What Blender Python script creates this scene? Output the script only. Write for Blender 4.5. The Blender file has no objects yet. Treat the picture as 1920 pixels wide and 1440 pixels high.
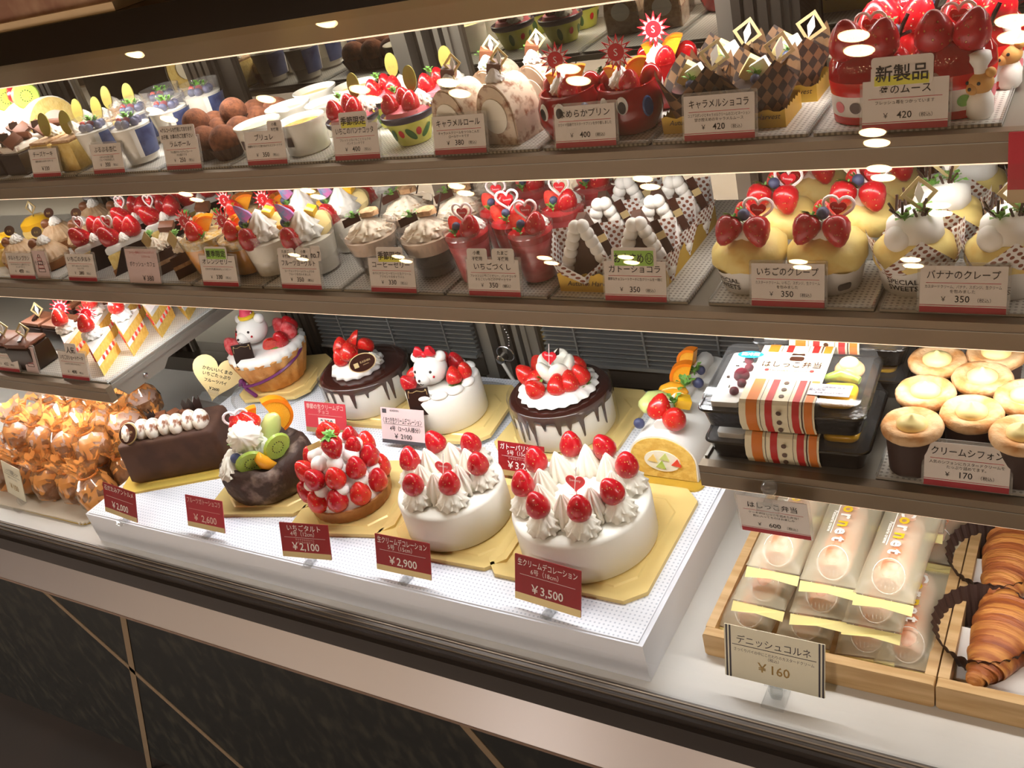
import bpy, math, random
from mathutils import Matrix, Vector
random.seed(11)
R = math.radians
H = 1.5                                   # height of the lens above the floor (m)
sc = bpy.context.scene
col = sc.collection
# ---------------------------------------------------------------- camera
CR = (Vector((0.84834085, 0.47706134, -0.22963076)), Vector((0.07816255, -0.54181061, -0.83685834)), Vector((-0.52364914, 0.69199259, -0.4969284)))
FPX = 1827.18
cd = bpy.data.cameras.new('camera')
cam = bpy.data.objects.new('camera', cd)
col.objects.link(cam)
cd.sensor_width = 36.0
cd.lens = FPX / 1920 * 36
cd.clip_start = 0.02
mw = Matrix((CR[0], -CR[1], -CR[2])).transposed().to_4x4()
mw.translation = (0, 0, H)
cam.matrix_world = mw
sc.camera = cam
# ---------------------------------------------------------------- view, world, lights
sc.view_settings.view_transform = 'Standard'
sc.view_settings.look = 'None'
sc.view_settings.gamma = 1
sc.view_settings.exposure = 0.38
sc.cycles.max_bounces = 8
sc.cycles.diffuse_bounces = 3
sc.cycles.glossy_bounces = 3
sc.cycles.transmission_bounces = 4
sc.cycles.transparent_max_bounces = 14
sc.cycles.caustics_reflective = False
sc.cycles.caustics_refractive = False
sc.cycles.sample_clamp_indirect = 4
w = bpy.data.worlds.new('shop_air')
sc.world = w
w.use_nodes = True
w.node_tree.nodes['Background'].inputs[0].default_value = (1.0, 0.92, 0.86, 1)
w.node_tree.nodes['Background'].inputs[1].default_value = 0.16

def area(name, loc, rot, sx, sy, e, c, spread=180):
    l = bpy.data.lights.new(name, 'AREA')
    l.shape = 'RECTANGLE'; l.size = sx; l.size_y = sy; l.energy = e; l.color = c
    l.spread = R(spread)
    o = bpy.data.objects.new(name, l)
    o.location = loc; o.rotation_euler = rot
    col.objects.link(o)
    return o
WARM = (1, .95, .89); COOL = (.97, .985, 1.0)
# the LED bars under the canopy and behind every shelf lip
area('led_light_canopy', (-1.2, .972, H - .197), (R(22), 0, 0), 3.3, .012, 5.6, WARM)
area('led_light_upper', (-1.2, .900, H - .356), (R(22), 0, 0), 3.3, .012, 1.8, WARM)
area('led_light_middle', (-.86, .845, H - .511), (R(4), 0, 0), .98, .012, 2.6, COOL)
area('led_light_middle_left', (-2.15, .845, H - .511), (R(8), 0, 0), 1.5, .012, 2.2, WARM)
area('led_light_middle_right', (.06, .845, H - .511), (R(8), 0, 0), .8, .012, .95, WARM)
area('led_light_low_left', (-1.90, .778, H - .660), (R(22), 0, 0), 1.05, .012, 1.8, WARM)
area('led_light_low_right', (.0, .778, H - .660), (R(22), 0, 0), .70, .012, .75, WARM)
# ceiling downlights of the shop: lamp light here, fixtures further down
DOWN = [(-4.25, -1.26), (-3.46, -1.26), (-2.89, -1.26), (-2.43, -1.28), (-1.86, -1.27), (-.80, -1.25), (-.34, -1.26), (-2.67, -.69), (-3.82, -.70), (.45, -1.26),
        (-5.15, -2.25), (-4.1, -2.26), (-3.04, -2.27), (-1.96, -2.26), (-.89, -2.24), (.2, -2.26), (-5.22, -3.35), (-4.25, -3.36), (-3.08, -3.35), (-2.51, -3.32), (-1.5, -3.36), (-.92, -3.31), (-.1, -3.33), (-.86, -1.92), (-.71, -2.63)]
ZC = 1.1 + H
for i, (x, y) in enumerate(DOWN):
    if i % 2 == 0:
        l = bpy.data.lights.new('downlight_beam', 'SPOT')
        l.energy = 120; l.spot_size = R(110); l.spot_blend = .6; l.shadow_soft_size = .05; l.color = (1, .95, .92)
        o = bpy.data.objects.new('downlight_beam', l)
        o.location = (x, y, ZC - .03)
        col.objects.link(o)

def at(px, py, z):                        # where the line of sight through a point of the photo meets the level z
    d = CR[0] * ((px - 960) / FPX) + CR[1] * ((py - 720) / FPX) + CR[2]
    k = (z - H) / d.z
    return Vector((d.x * k, d.y * k, z))
def aty(px, py, y):                       # the same on an upright plane at depth y
    d = CR[0] * ((px - 960) / FPX) + CR[1] * ((py - 720) / FPX) + CR[2]
    k = y / d.y
    return Vector((d.x * k, y, d.z * k + H))
# ---------------------------------------------------------------- materials
def lin(c):
    return tuple(((x / 255) / 12.92 if x / 255 < .04045 else ((x / 255 + .055) / 1.055) ** 2.4) for x in c) + (1,)
MAT = {}
def nodes(n):
    m = bpy.data.materials.new(n); m.use_nodes = True
    t = m.node_tree; MAT[n] = m
    return m, t, t.nodes, t.links
def mat(n, c, r=.5, me=0, c2=None, ns=25, bs=0, bn=80, sp=.5, em=0, sss=0, det=3, lo=.4, hi=.6, an=0, stretch=None):
    m, t, N, L = nodes(n)
    b = N['Principled BSDF']
    b.inputs['Base Color'].default_value = lin(c)
    b.inputs['Roughness'].default_value = r
    b.inputs['Metallic'].default_value = me
    b.inputs['Specular IOR Level'].default_value = sp
    if an: b.inputs['Anisotropic'].default_value = an
    if em:
        b.inputs['Emission Color'].default_value = lin(c); b.inputs['Emission Strength'].default_value = em
    if c2 or bs:
        tc = N.new('ShaderNodeTexCoord'); src = tc.outputs['Object']
        if stretch:
            mp = N.new('ShaderNodeMapping'); mp.inputs['Scale'].default_value = stretch
            L.new(src, mp.inputs['Vector']); src = mp.outputs[0]
    if c2:
        nz = N.new('ShaderNodeTexNoise'); nz.inputs['Scale'].default_value = ns; nz.inputs['Detail'].default_value = det
        L.new(src, nz.inputs['Vector'])
        mr = N.new('ShaderNodeMapRange'); mr.inputs[1].default_value = lo; mr.inputs[2].default_value = hi
        L.new(nz.outputs['Fac'], mr.inputs[0])
        mx = N.new('ShaderNodeMix'); mx.data_type = 'RGBA'
        mx.inputs[6].default_value = lin(c); mx.inputs[7].default_value = lin(c2)
        L.new(mr.outputs[0], mx.inputs[0]); L.new(mx.outputs[2], b.inputs['Base Color'])
    if bs:
        nb = N.new('ShaderNodeTexNoise'); nb.inputs['Scale'].default_value = bn; nb.inputs['Detail'].default_value = 4
        L.new(src, nb.inputs['Vector'])
        bp = N.new('ShaderNodeBump'); bp.inputs['Strength'].default_value = bs; bp.inputs['Distance'].default_value = .004
        L.new(nb.outputs['Fac'], bp.inputs['Height']); L.new(bp.outputs[0], b.inputs['Normal'])
    return m
def film(n, c, op, gl=.25, mask=None, rough=.08, c2=None):   # clear or tinted plastic: see-through, body colour and gloss mixed
    m, t, N, L = nodes(n)
    N.remove(N['Principled BSDF'])
    out = N['Material Output']
    tr = N.new('ShaderNodeBsdfTransparent')
    df = N.new('ShaderNodeBsdfDiffuse'); df.inputs[0].default_value = lin(c)
    g = N.new('ShaderNodeBsdfGlossy'); g.inputs['Roughness'].default_value = rough
    a = N.new('ShaderNodeMixShader'); a.inputs[0].default_value = op
    L.new(tr.outputs[0], a.inputs[1]); L.new(df.outputs[0], a.inputs[2])
    if mask:
        tc = N.new('ShaderNodeTexCoord'); nz = N.new('ShaderNodeTexNoise'); nz.inputs['Scale'].default_value = mask; nz.inputs['Detail'].default_value = 1
        nz.inputs['Distortion'].default_value = 1.2
        L.new(tc.outputs['Object'], nz.inputs['Vector'])
        mr = N.new('ShaderNodeMapRange'); mr.inputs[1].default_value = .51; mr.inputs[2].default_value = .55; mr.inputs[3].default_value = .24; mr.inputs[4].default_value = op
        L.new(nz.outputs['Fac'], mr.inputs[0]); L.new(mr.outputs[0], a.inputs[0])
    lf = N.new('ShaderNodeLayerWeight'); lf.inputs[0].default_value = .5
    pw = N.new('ShaderNodeMath'); pw.operation = 'POWER'; pw.inputs[1].default_value = 5
    L.new(lf.outputs['Facing'], pw.inputs[0])
    lw = N.new('ShaderNodeMath'); lw.operation = 'MULTIPLY_ADD'; lw.inputs[1].default_value = .96; lw.inputs[2].default_value = .04
    L.new(pw.outputs[0], lw.inputs[0])
    mu = N.new('ShaderNodeMath'); mu.operation = 'MULTIPLY'; mu.inputs[1].default_value = gl * 4
    mu.use_clamp = True
    L.new(lw.outputs[0], mu.inputs[0])
    b = N.new('ShaderNodeMixShader')
    L.new(mu.outputs[0], b.inputs[0]); L.new(a.outputs[0], b.inputs[1]); L.new(g.outputs[0], b.inputs[2])
    L.new(b.outputs[0], out.inputs[0])
    return m
def brushed(n, c, r):                    # steel brushed lengthwise: reflections smear across the grain
    m, t, N, L = nodes(n)
    b = N['Principled BSDF']; b.inputs['Base Color'].default_value = lin(c); b.inputs['Metallic'].default_value = 1
    b.inputs['Roughness'].default_value = r; b.inputs['Anisotropic'].default_value = .92; b.inputs['Anisotropic Rotation'].default_value = .25
    tg = N.new('ShaderNodeTangent'); tg.direction_type = 'UV_MAP'
    L.new(tg.outputs[0], b.inputs['Tangent'])
    return m
def coords(N, L, kind='Object', scale=(1, 1, 1), rot=(0, 0, 0)):
    tc = N.new('ShaderNodeTexCoord'); mp = N.new('ShaderNodeMapping')
    mp.inputs['Scale'].default_value = scale; mp.inputs['Rotation'].default_value = rot
    L.new(tc.outputs[kind], mp.inputs['Vector'])
    return mp.outputs[0]
def dots(n, c, cd_, scale, rad, r=.5, flat=False, bump=0, sp=.5):    # a surface with a regular grid of dots
    m, t, N, L = nodes(n)
    b = N['Principled BSDF']; b.inputs['Roughness'].default_value = r; b.inputs['Specular IOR Level'].default_value = sp
    tc = N.new('ShaderNodeTexCoord')
    v = N.new('ShaderNodeTexVoronoi'); v.voronoi_dimensions = '2D'; v.inputs['Randomness'].default_value = 0 if flat else .12; v.inputs['Scale'].default_value = scale
    if flat:
        L.new(tc.outputs['Object'], v.inputs['Vector'])
    else:
        sx = N.new('ShaderNodeSeparateXYZ'); L.new(tc.outputs['Object'], sx.inputs[0])
        ad = N.new('ShaderNodeMath'); ad.operation = 'MULTIPLY_ADD'; ad.inputs[1].default_value = .9
        L.new(sx.outputs[1], ad.inputs[0]); L.new(sx.outputs[0], ad.inputs[2])
        a1 = N.new('ShaderNodeMath'); a1.operation = 'ADD'; L.new(ad.outputs[0], a1.inputs[0]); L.new(sx.outputs[2], a1.inputs[1])
        a2 = N.new('ShaderNodeMath'); a2.operation = 'SUBTRACT'; L.new(ad.outputs[0], a2.inputs[0]); L.new(sx.outputs[2], a2.inputs[1])
        cx = N.new('ShaderNodeCombineXYZ'); L.new(a1.outputs[0], cx.inputs[0]); L.new(a2.outputs[0], cx.inputs[1])
        L.new(cx.outputs[0], v.inputs['Vector'])
    mr = N.new('ShaderNodeMapRange'); mr.inputs[1].default_value = rad; mr.inputs[2].default_value = rad * 1.15
    L.new(v.outputs['Distance'], mr.inputs[0])
    mx = N.new('ShaderNodeMix'); mx.data_type = 'RGBA'; mx.inputs[6].default_value = lin(cd_); mx.inputs[7].default_value = lin(c)
    L.new(mr.outputs[0], mx.inputs[0]); L.new(mx.outputs[2], b.inputs['Base Color'])
    if bump:
        bp = N.new('ShaderNodeBump'); bp.inputs['Strength'].default_value = bump; bp.inputs['Distance'].default_value = .001
        L.new(mr.outputs[0], bp.inputs['Height']); L.new(bp.outputs[0], b.inputs['Normal'])
    return m
def checks(n, c, c2, scale):
    m, t, N, L = nodes(n)
    b = N['Principled BSDF']; b.inputs['Roughness'].default_value = .5
    tc = N.new('ShaderNodeTexCoord'); sx = N.new('ShaderNodeSeparateXYZ'); L.new(tc.outputs['Object'], sx.inputs[0])
    ad = N.new('ShaderNodeMath'); ad.operation = 'MULTIPLY_ADD'; ad.inputs[1].default_value = .9
    L.new(sx.outputs[1], ad.inputs[0]); L.new(sx.outputs[0], ad.inputs[2])
    cx = N.new('ShaderNodeCombineXYZ'); cx.inputs[2].default_value = .0031
    for i, op in enumerate(('ADD', 'SUBTRACT')):
        a = N.new('ShaderNodeMath'); a.operation = op; L.new(ad.outputs[0], a.inputs[0]); L.new(sx.outputs[2], a.inputs[1]); L.new(a.outputs[0], cx.inputs[i])
    k = N.new('ShaderNodeTexChecker'); k.inputs['Scale'].default_value = scale; k.inputs[1].default_value = lin(c); k.inputs[2].default_value = lin(c2)
    L.new(cx.outputs[0], k.inputs[0]); L.new(k.outputs[0], b.inputs['Base Color'])
    return m
def berry_mat(n, c, c2, sd):
    m, t, N, L = nodes(n)
    b = N['Principled BSDF']; b.inputs['Roughness'].default_value = .28; b.inputs['Coat Weight'].default_value = .3
    vec = coords(N, L, 'Object', (1, 1, .75))
    v = N.new('ShaderNodeTexVoronoi'); v.inputs['Scale'].default_value = 7.5; v.inputs['Randomness'].default_value = .55
    L.new(vec, v.inputs['Vector'])
    mr = N.new('ShaderNodeMapRange'); mr.inputs[1].default_value = .14; mr.inputs[2].default_value = .24
    L.new(v.outputs['Distance'], mr.inputs[0])
    nz = N.new('ShaderNodeTexNoise'); nz.inputs['Scale'].default_value = 1.6
    L.new(vec, nz.inputs['Vector'])
    m1 = N.new('ShaderNodeMix'); m1.data_type = 'RGBA'; m1.inputs[6].default_value = lin(c); m1.inputs[7].default_value = lin(c2)
    L.new(nz.outputs['Fac'], m1.inputs[0])
    mx = N.new('ShaderNodeMix'); mx.data_type = 'RGBA'; mx.inputs[6].default_value = lin(sd)
    L.new(mr.outputs[0], mx.inputs[0]); L.new(m1.outputs[2], mx.inputs[7]); L.new(mx.outputs[2], b.inputs['Base Color'])
    bp = N.new('ShaderNodeBump'); bp.inputs['Strength'].default_value = .7; bp.inputs['Distance'].default_value = .03
    L.new(mr.outputs[0], bp.inputs['Height']); L.new(bp.outputs[0], b.inputs['Normal'])
    return m
mat('steel_lip', (120, 104, 84), .42, .5, bs=.05, bn=300, stretch=(1, 40, 40))
brushed('steel_fascia', (116, 98, 72), .32)
brushed('steel_band', (214, 208, 208), .36)
mat('steel_frame', (78, 72, 64), .4, .8); mat('dark_gloss', (84, 78, 70), .12, .6); mat('edge_glow', (255, 226, 190), .5, em=.9)  # last one: painted glow for steel edges lit by the LED bars
mat('frame_light', (140, 134, 124), .4, .6)
mat('rail', (58, 50, 44), .38, .5)
mat('canopy_dark', (40, 30, 18), .22, .3)
mat('kraft', (168, 134, 108), .7, c2=(140, 100, 80), ns=18)
mat('beige', (205, 178, 140), .6); mat('edge_trim', (112, 88, 72), .5)
mat('deck', (226, 224, 218), .35, c2=(214, 211, 204), ns=4)
mat('platform', (238, 241, 248), .35)
dots('perforated', (242, 245, 252), (200, 206, 218), 170, .20, .45, True, .4)
dots('tray_plate', (216, 212, 204), (150, 146, 138), 190, .25, .35, True, .3)
mat('granite', (22, 20, 15), .45, c2=(50, 46, 36), ns=55, det=6, lo=.5, hi=.75, stretch=(1, 1, .5), sp=.3)
mat('grout', (112, 92, 68), .8)
mat('floor_shade', (36, 26, 18), .5, c2=(30, 22, 15), ns=3)  # shade along the counter foot, put into the floor colour
mat('floor_tile', (214, 204, 192), .35, c2=(190, 178, 164), ns=2)
mat('plaster', (140, 126, 112), .8)
mat('ceiling_white', (150, 130, 110), .9)
mat('lamp_glow', (255, 218, 160), .5, em=26)
mat('panel_glow', (255, 232, 205), .5, em=1.0)
mat('vent_dark', (48, 48, 46), .5); mat('slat', (104, 106, 104), .45, .4)
mat('white', (244, 240, 232), .5); mat('card', (236, 228, 222), .55); mat('cream_card', (236, 230, 205), .55)
mat('pink_card', (224, 200, 200), .55)
mat('ink', (22, 20, 22), .6); mat('red_ink', (196, 36, 52), .55); mat('band_red', (176, 38, 54), .5); mat('deep_red', (150, 14, 28), .4); mat('rose', (205, 62, 74), .45)
mat('gold_ink', (176, 142, 78), .5); mat('soft_ink', (120, 112, 108), .6); mat('pale_ink', (236, 200, 190), .6); mat('grey_ink', (70, 66, 72), .6)
mat('yellow_pen', (236, 232, 90), .6); mat('green_pen', (160, 214, 90), .6)
film('clear', (240, 240, 240), .03, .22); film('clear_thick', (225, 235, 235), .10, .35); film('holder', (235, 232, 226), .22, .2)
film('cup_clear', (245, 240, 235), .04, .3); film('cake_film', (240, 235, 225), .05, .3)
film('pane', (255, 255, 255), 0, .33, rough=.0)
mat('mirror', (186, 182, 170), .015, 1)
mat('cream', (252, 246, 230), .55, sp=.3); mat('cream_white', (252, 249, 242), .5, sp=.35); mat('custard', (250, 232, 160), .4)
mat('cake_white', (250, 246, 234), .5, sp=.35)
mat('sponge', (246, 206, 108), .8, c2=(232, 184, 84), ns=120, bs=.4, bn=300)
mat('sponge_pale', (248, 220, 140), .8, c2=(240, 206, 120), ns=120, bs=.4, bn=300)
mat('caramel_sponge', (206, 168, 126), .8, c2=(180, 138, 98), ns=150, bs=.4, bn=300)
mat('choc', (62, 36, 26), .35); mat('choc_dark', (38, 22, 18), .3); mat('choc_gloss', (58, 30, 24), .12); mat('choc_milk', (112, 66, 42), .5)
mat('choc_matte', (84, 54, 38), .75, c2=(70, 42, 30), ns=40)
mat('choc_crumb', (60, 40, 30), .7, c2=(150, 128, 114), ns=42, bs=1, bn=70, lo=.52, hi=.74, det=8)
mat('cocoa', (126, 76, 48), .95, c2=(96, 54, 34), ns=120, bs=.3, bn=400)
mat('cocoa_cream', (244, 234, 220), .6, c2=(150, 92, 58), ns=70, det=5, lo=.50, hi=.62); mat('dusted_cream', (248, 238, 222), .6, c2=(140, 84, 54), ns=3.2, det=8, lo=.50, hi=.62); mat('coffee_cream', (250, 236, 214), .55, c2=(200, 160, 120), ns=9, det=6, lo=.56, hi=.7)
mat('roll_coat', (226, 204, 178), .7, c2=(150, 96, 66), ns=90, det=5, lo=.5, hi=.66)
mat('chestnut', (150, 96, 62), .3, c2=(120, 70, 44), ns=60); mat('chestnut_cream', (214, 184, 148), .5, c2=(198, 162, 122), ns=60)
berry_mat('strawberry', (204, 20, 34), (164, 10, 24), (236, 160, 90)); berry_mat('strawberry_bright', (226, 44, 34), (196, 22, 26), (240, 180, 90))
mat('berry_cut', (240, 90, 70), .3, c2=(226, 44, 40), ns=2.2, lo=.42, hi=.58); mat('sugar_berry', (226, 110, 110), .7, c2=(205, 40, 46), ns=4)
mat('leaf', (96, 150, 60), .5, c2=(130, 180, 84), ns=60); mat('leaf_dark', (60, 112, 50), .5)
mat('blueberry', (44, 48, 84), .45, c2=(84, 92, 128), ns=60); mat('raspberry', (176, 24, 60), .4, bs=1, bn=500)
mat('kiwi', (150, 186, 62), .25, c2=(196, 214, 110), ns=60); mat('kiwi_seed', (40, 44, 20), .4)
mat('orange_fruit', (246, 158, 24), .2, c2=(250, 186, 60), ns=70); mat('orange_peel', (240, 128, 16), .35); mat('mango', (252, 196, 48), .2); mat('banana', (250, 232, 168), .4, c2=(238, 208, 130), ns=150)
mat('melon', (214, 224, 140), .3); mat('peach', (250, 214, 130), .25)
mat('gold', (244, 216, 142), .25, .15); mat('gold_board', (240, 210, 104), .3, .2); mat('gold_pale', (226, 204, 150), .35, .6); mat('gold_matte', (214, 176, 66), .5, .4); mat('gold_green', (176, 166, 84), .4, .4)
mat('pick_red', (206, 30, 44), .35); mat('pick_white', (246, 232, 232), .4)
mat('red_glaze', (150, 12, 20), .08, sp=.7); mat('red_gloss', (206, 30, 30), .15); mat('pink_mousse', (240, 130, 140), .4)
mat('black_rim', (40, 28, 50), .35); mat('lime_cup', (206, 210, 70), .4, c2=(226, 226, 120), ns=30); mat('porcelain', (246, 242, 230), .15); mat('brulee', (232, 176, 84), .2, c2=(206, 130, 50), ns=60)
mat('pudding', (246, 240, 224), .3); mat('label_blue', (74, 88, 130), .35, c2=(52, 62, 100), ns=60)
mat('jelly_orange', (255, 172, 24), .1); mat('jelly_coffee', (26, 14, 14), .08); mat('latte', (234, 208, 184), .4); mat('ichigo_sauce', (184, 14, 30), .1)
mat('ichigo_layers', (222, 96, 104), .4, c2=(196, 30, 48), ns=38, lo=.35, hi=.65, stretch=(1, 1, 2.5)); mat('crushed_jelly', (248, 206, 110), .12, c2=(250, 236, 190), ns=160, bs=1, bn=300)
mat('crepe', (253, 230, 146), .5, c2=(238, 186, 84), ns=34, det=8, lo=.5, hi=.75, bs=.5, bn=40); mat('crepe_brown', (214, 160, 70), .6)
mat('paper_white', (246, 244, 240), .6); dots('dotted_paper', (246, 243, 240), (140, 78, 54), 115, .30, .6); checks('check_paper', (44, 26, 20), (128, 94, 62), 72)
mat('paper_brown', (74, 46, 34), .7); mat('cup_brown', (58, 36, 30), .6)
mat('muffin', (206, 146, 86), .8, c2=(234, 196, 150), ns=40, bs=.6, bn=90); mat('muffin_choc', (100, 64, 48), .8, c2=(146, 108, 90), ns=60, bs=1, bn=120); mat('sugar_top', (240, 224, 222), .8, c2=(130, 94, 90), ns=70, lo=.54, hi=.7)
mat('wood', (222, 186, 134), .55, c2=(202, 162, 108), ns=9, stretch=(1, 10, 10)); mat('bento_black', (26, 24, 22), .2, bs=.2, bn=200)
mat('sleeve', (248, 238, 206), .5); mat('stripe_orange', (228, 130, 44), .5); mat('stripe_red', (206, 44, 42), .5); mat('dot_brown', (92, 64, 46), .5); mat('sticker', (222, 222, 240), .4); mat('sticker_cyan', (40, 160, 210), .4)
mat('croissant', (214, 146, 74), .45, c2=(166, 92, 42), ns=40, bs=.5, bn=130, stretch=(.3, 3, 1)); mat('croissant_band', (140, 70, 36), .4, c2=(176, 100, 50), ns=60, bs=.4, bn=130, stretch=(.3, 3, 1))
mat('cornet', (226, 150, 110), .5, c2=(244, 214, 190), ns=30, bs=.3); film('pouch', (255, 246, 216), .265, .12, rough=.3); mat('pouch_fin', (248, 234, 160), .5); mat('print_white', (255, 252, 246), .5); mat('print_yellow', (242, 204, 40), .5)
film('bag_film', (255, 176, 98), .85, .5, mask=34, rough=.12); mat('doily', (216, 206, 186), .7)
mat('pie', (222, 164, 96), .55, c2=(200, 132, 64), ns=40, bs=.5, bn=90); mat('tart_shell', (176, 122, 68), .7, c2=(150, 96, 50), ns=50, bs=.4); mat('purple', (104, 40, 96), .35)
mat('hat_pink', (226, 72, 96), .5); mat('hat_yellow', (244, 206, 50), .5); mat('umbrella', (110, 150, 190), .5, c2=(206, 110, 180), ns=120); mat('bear_tan', (222, 166, 90), .6); mat('bear_white', (248, 242, 232), .5)
mat('blue_spot', (36, 70, 130), .3); mat('chrome', (200, 200, 200), .2, 1); mat('rubber', (200, 196, 186), .5)
# ---------------------------------------------------------------- mesh building
def TR(x=0, y=0, z=0): return Matrix.Translation((x, y, z))
def RX(a): return Matrix.Rotation(R(a), 4, 'X')
def RY(a): return Matrix.Rotation(R(a), 4, 'Y')
def RZ(a): return Matrix.Rotation(R(a), 4, 'Z')
def SC(x, y=None, z=None): return Matrix.Diagonal((x, x if y is None else y, x if z is None else z, 1))
I4 = Matrix.Identity(4)
def shape_heart(s, n=28):
    p = []
    for i in range(n):
        a = 2 * math.pi * i / n
        p.append((s * .062 * 8 * math.sin(a) ** 3, s * .031 * (13 * math.cos(a) - 5 * math.cos(2 * a) - 2 * math.cos(3 * a) - math.cos(4 * a))))
    return p[::-1]
def shape_star(r1, r2, k):
    return [((r1 if i % 2 == 0 else r2) * math.cos(math.pi * i / k), (r1 if i % 2 == 0 else r2) * math.sin(math.pi * i / k)) for i in range(2 * k)]
def shape_ell(a, b, n=20): return [(a * math.cos(2 * math.pi * i / n), b * math.sin(2 * math.pi * i / n)) for i in range(n)]
def shape_rrect(w_, h, r, n=4, y0=None):
    p = []
    for cx, cy, a0 in ((w_ / 2 - r, h / 2 - r, 0), (-w_ / 2 + r, h / 2 - r, 90), (-w_ / 2 + r, -h / 2 + r, 180), (w_ / 2 - r, -h / 2 + r, 270)):
        for i in range(n + 1):
            a = R(a0 + 90 * i / n); p.append((cx + r * math.cos(a), cy + r * math.sin(a)))
    return p if y0 is None else [(x, y + h / 2 + y0) for x, y in p]
class M:
    def __init__(s): s.v = []; s.f = []; s.mi = []; s.k = 0
    def mat(s, i): s.k = i; return s
    def add(s, vs, fs, T=I4):
        o = len(s.v)
        s.v += [T @ Vector(p) for p in vs]
        for f in fs: s.f.append(tuple(i + o for i in f)); s.mi.append(s.k)
        return s
    def lathe(s, pr, n=24, T=I4, amp=0, k=0, tw=0, rough=0, a0=0, a1=360, fn=None, capped=True):
        vs, fs = [], []
        full = a1 - a0 >= 360
        m = n if full else n + 1
        z0, z1 = pr[0][1], pr[-1][1]
        rows = []
        for r, z in pr:
            t = (z - z0) / (z1 - z0) if z1 != z0 else 0
            if r < 1e-6 and full:
                rows.append([len(vs)]); vs.append((0, 0, z)); continue
            row = []
            for i in range(m):
                a = R(a0) + R(a1 - a0) * i / n
                q = r * (1 + amp * math.cos(k * (a + tw * t)))
                zz = z
                if rough: q *= 1 + random.uniform(-rough, rough); zz += random.uniform(-rough, rough) * r * .4
                if fn: q, zz = fn(a, q, zz, t)
                row.append(len(vs)); vs.append((q * math.cos(a), q * math.sin(a), zz))
            rows.append(row)
        for A, B in zip(rows, rows[1:]):
            for i in range(n if full else m - 1):
                j = (i + 1) % m
                if len(A) == 1 and len(B) == 1: continue
                if len(A) == 1: fs.append((A[0], B[j], B[i]))
                elif len(B) == 1: fs.append((A[i], A[j], B[0]))
                else: fs.append((A[i], A[j], B[j], B[i]))
        if capped and full:
            if len(rows[0]) > 1: fs.append(tuple(rows[0][::-1]))
            if len(rows[-1]) > 1: fs.append(tuple(rows[-1]))
        return s.add(vs, fs, T)
    def prism(s, poly, h, T=I4, bv=0, taper=1):
        n = len(poly); vs = []; fs = []
        lv = [(1, 0), (taper, h)]
        if bv:
            cx = sum(p[0] for p in poly) / n; cy = sum(p[1] for p in poly) / n
            ext = max(max(abs(p[0] - cx), abs(p[1] - cy)) for p in poly)
            q = 1 - bv / ext
            lv = [(q, 0), (1, bv), (taper, h - bv), (taper * (1 - .3 * bv / ext), h - .3 * bv), (taper * q, h)]
        else: cx = cy = 0
        for sc_, z in lv:
            vs += [(cx + (x - cx) * sc_, cy + (y - cy) * sc_, z) for x, y in poly]
        for l in range(len(lv) - 1):
            for i in range(n):
                j = (i + 1) % n
                fs.append((l * n + i, l * n + j, (l + 1) * n + j, (l + 1) * n + i))
        fs.append(tuple(range(n - 1, -1, -1))); fs.append(tuple(range((len(lv) - 1) * n, len(lv) * n)))
        return s.add(vs, fs, T)
    def box(s, sx, sy, sz, T=I4, r=0, bv=0, taper=1):
        if r: return s.prism(shape_rrect(sx, sy, r, 4), sz, T, bv, taper)
        return s.prism([(-sx / 2, -sy / 2), (sx / 2, -sy / 2), (sx / 2, sy / 2), (-sx / 2, sy / 2)], sz, T, bv, taper)
    def bx(s, x0, x1, y0, y1, z0, z1): return s.box(x1 - x0, y1 - y0, z1 - z0, TR((x0 + x1) / 2, (y0 + y1) / 2, z0))
    def ball(s, r, T=I4, n=14, sz=1, sy=1):
        m = max(6, n * 2 // 3)
        return s.lathe([(r * math.sin(math.pi * i / m), -r * math.cos(math.pi * i / m)) for i in range(m + 1)], n, T @ SC(1, sy, sz), capped=False)
    def tube(s, pts, r, n=6, T=I4):
        vs, fs = [], []
        P = [Vector(p) for p in pts]
        for i, p in enumerate(P):
            d = (P[min(i + 1, len(P) - 1)] - P[max(i - 1, 0)]).normalized()
            u = d.orthogonal().normalized() if i == 0 else (u - d * u.dot(d)).normalized()
            v_ = d.cross(u)
            rr = r[i] if isinstance(r, (list, tuple)) else r
            vs += [p + (u * math.cos(2 * math.pi * j / n) + v_ * math.sin(2 * math.pi * j / n)) * rr for j in range(n)]
        for i in range(len(P) - 1):
            for j in range(n):
                k = (j + 1) % n
                fs.append((i * n + j, i * n + k, (i + 1) * n + k, (i + 1) * n + j))
        fs.append(tuple(range(n - 1, -1, -1))); fs.append(tuple(range((len(P) - 1) * n, len(P) * n)))
        return s.add(vs, fs, T)
    def face(s, pts, T=I4): return s.add(pts, [tuple(range(len(pts)))], T)
    def text(s, body, size, T=I4, fit=None, al='c', z=.0002, bold=0, shear=0):
        c = bpy.data.curves.new('lettering', 'FONT'); c.body = body; c.size = size; c.resolution_u = 2; c.offset = bold * size; c.shear = shear
        o = bpy.data.objects.new('lettering', c); me = o.to_mesh()
        if len(me.vertices):
            xs = [v.co.x for v in me.vertices]; x0, x1 = min(xs), max(xs)
            k = min(1, fit / (x1 - x0)) if fit else 1
            off = (x0 + x1) / 2 if al == 'c' else (x0 if al == 'l' else x1)
            s.add([((v.co.x - off) * k, v.co.y, z) for v in me.vertices], [tuple(p.vertices) for p in me.polygons], T)
        o.to_mesh_clear(); bpy.data.objects.remove(o); bpy.data.curves.remove(c)
        return s
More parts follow.
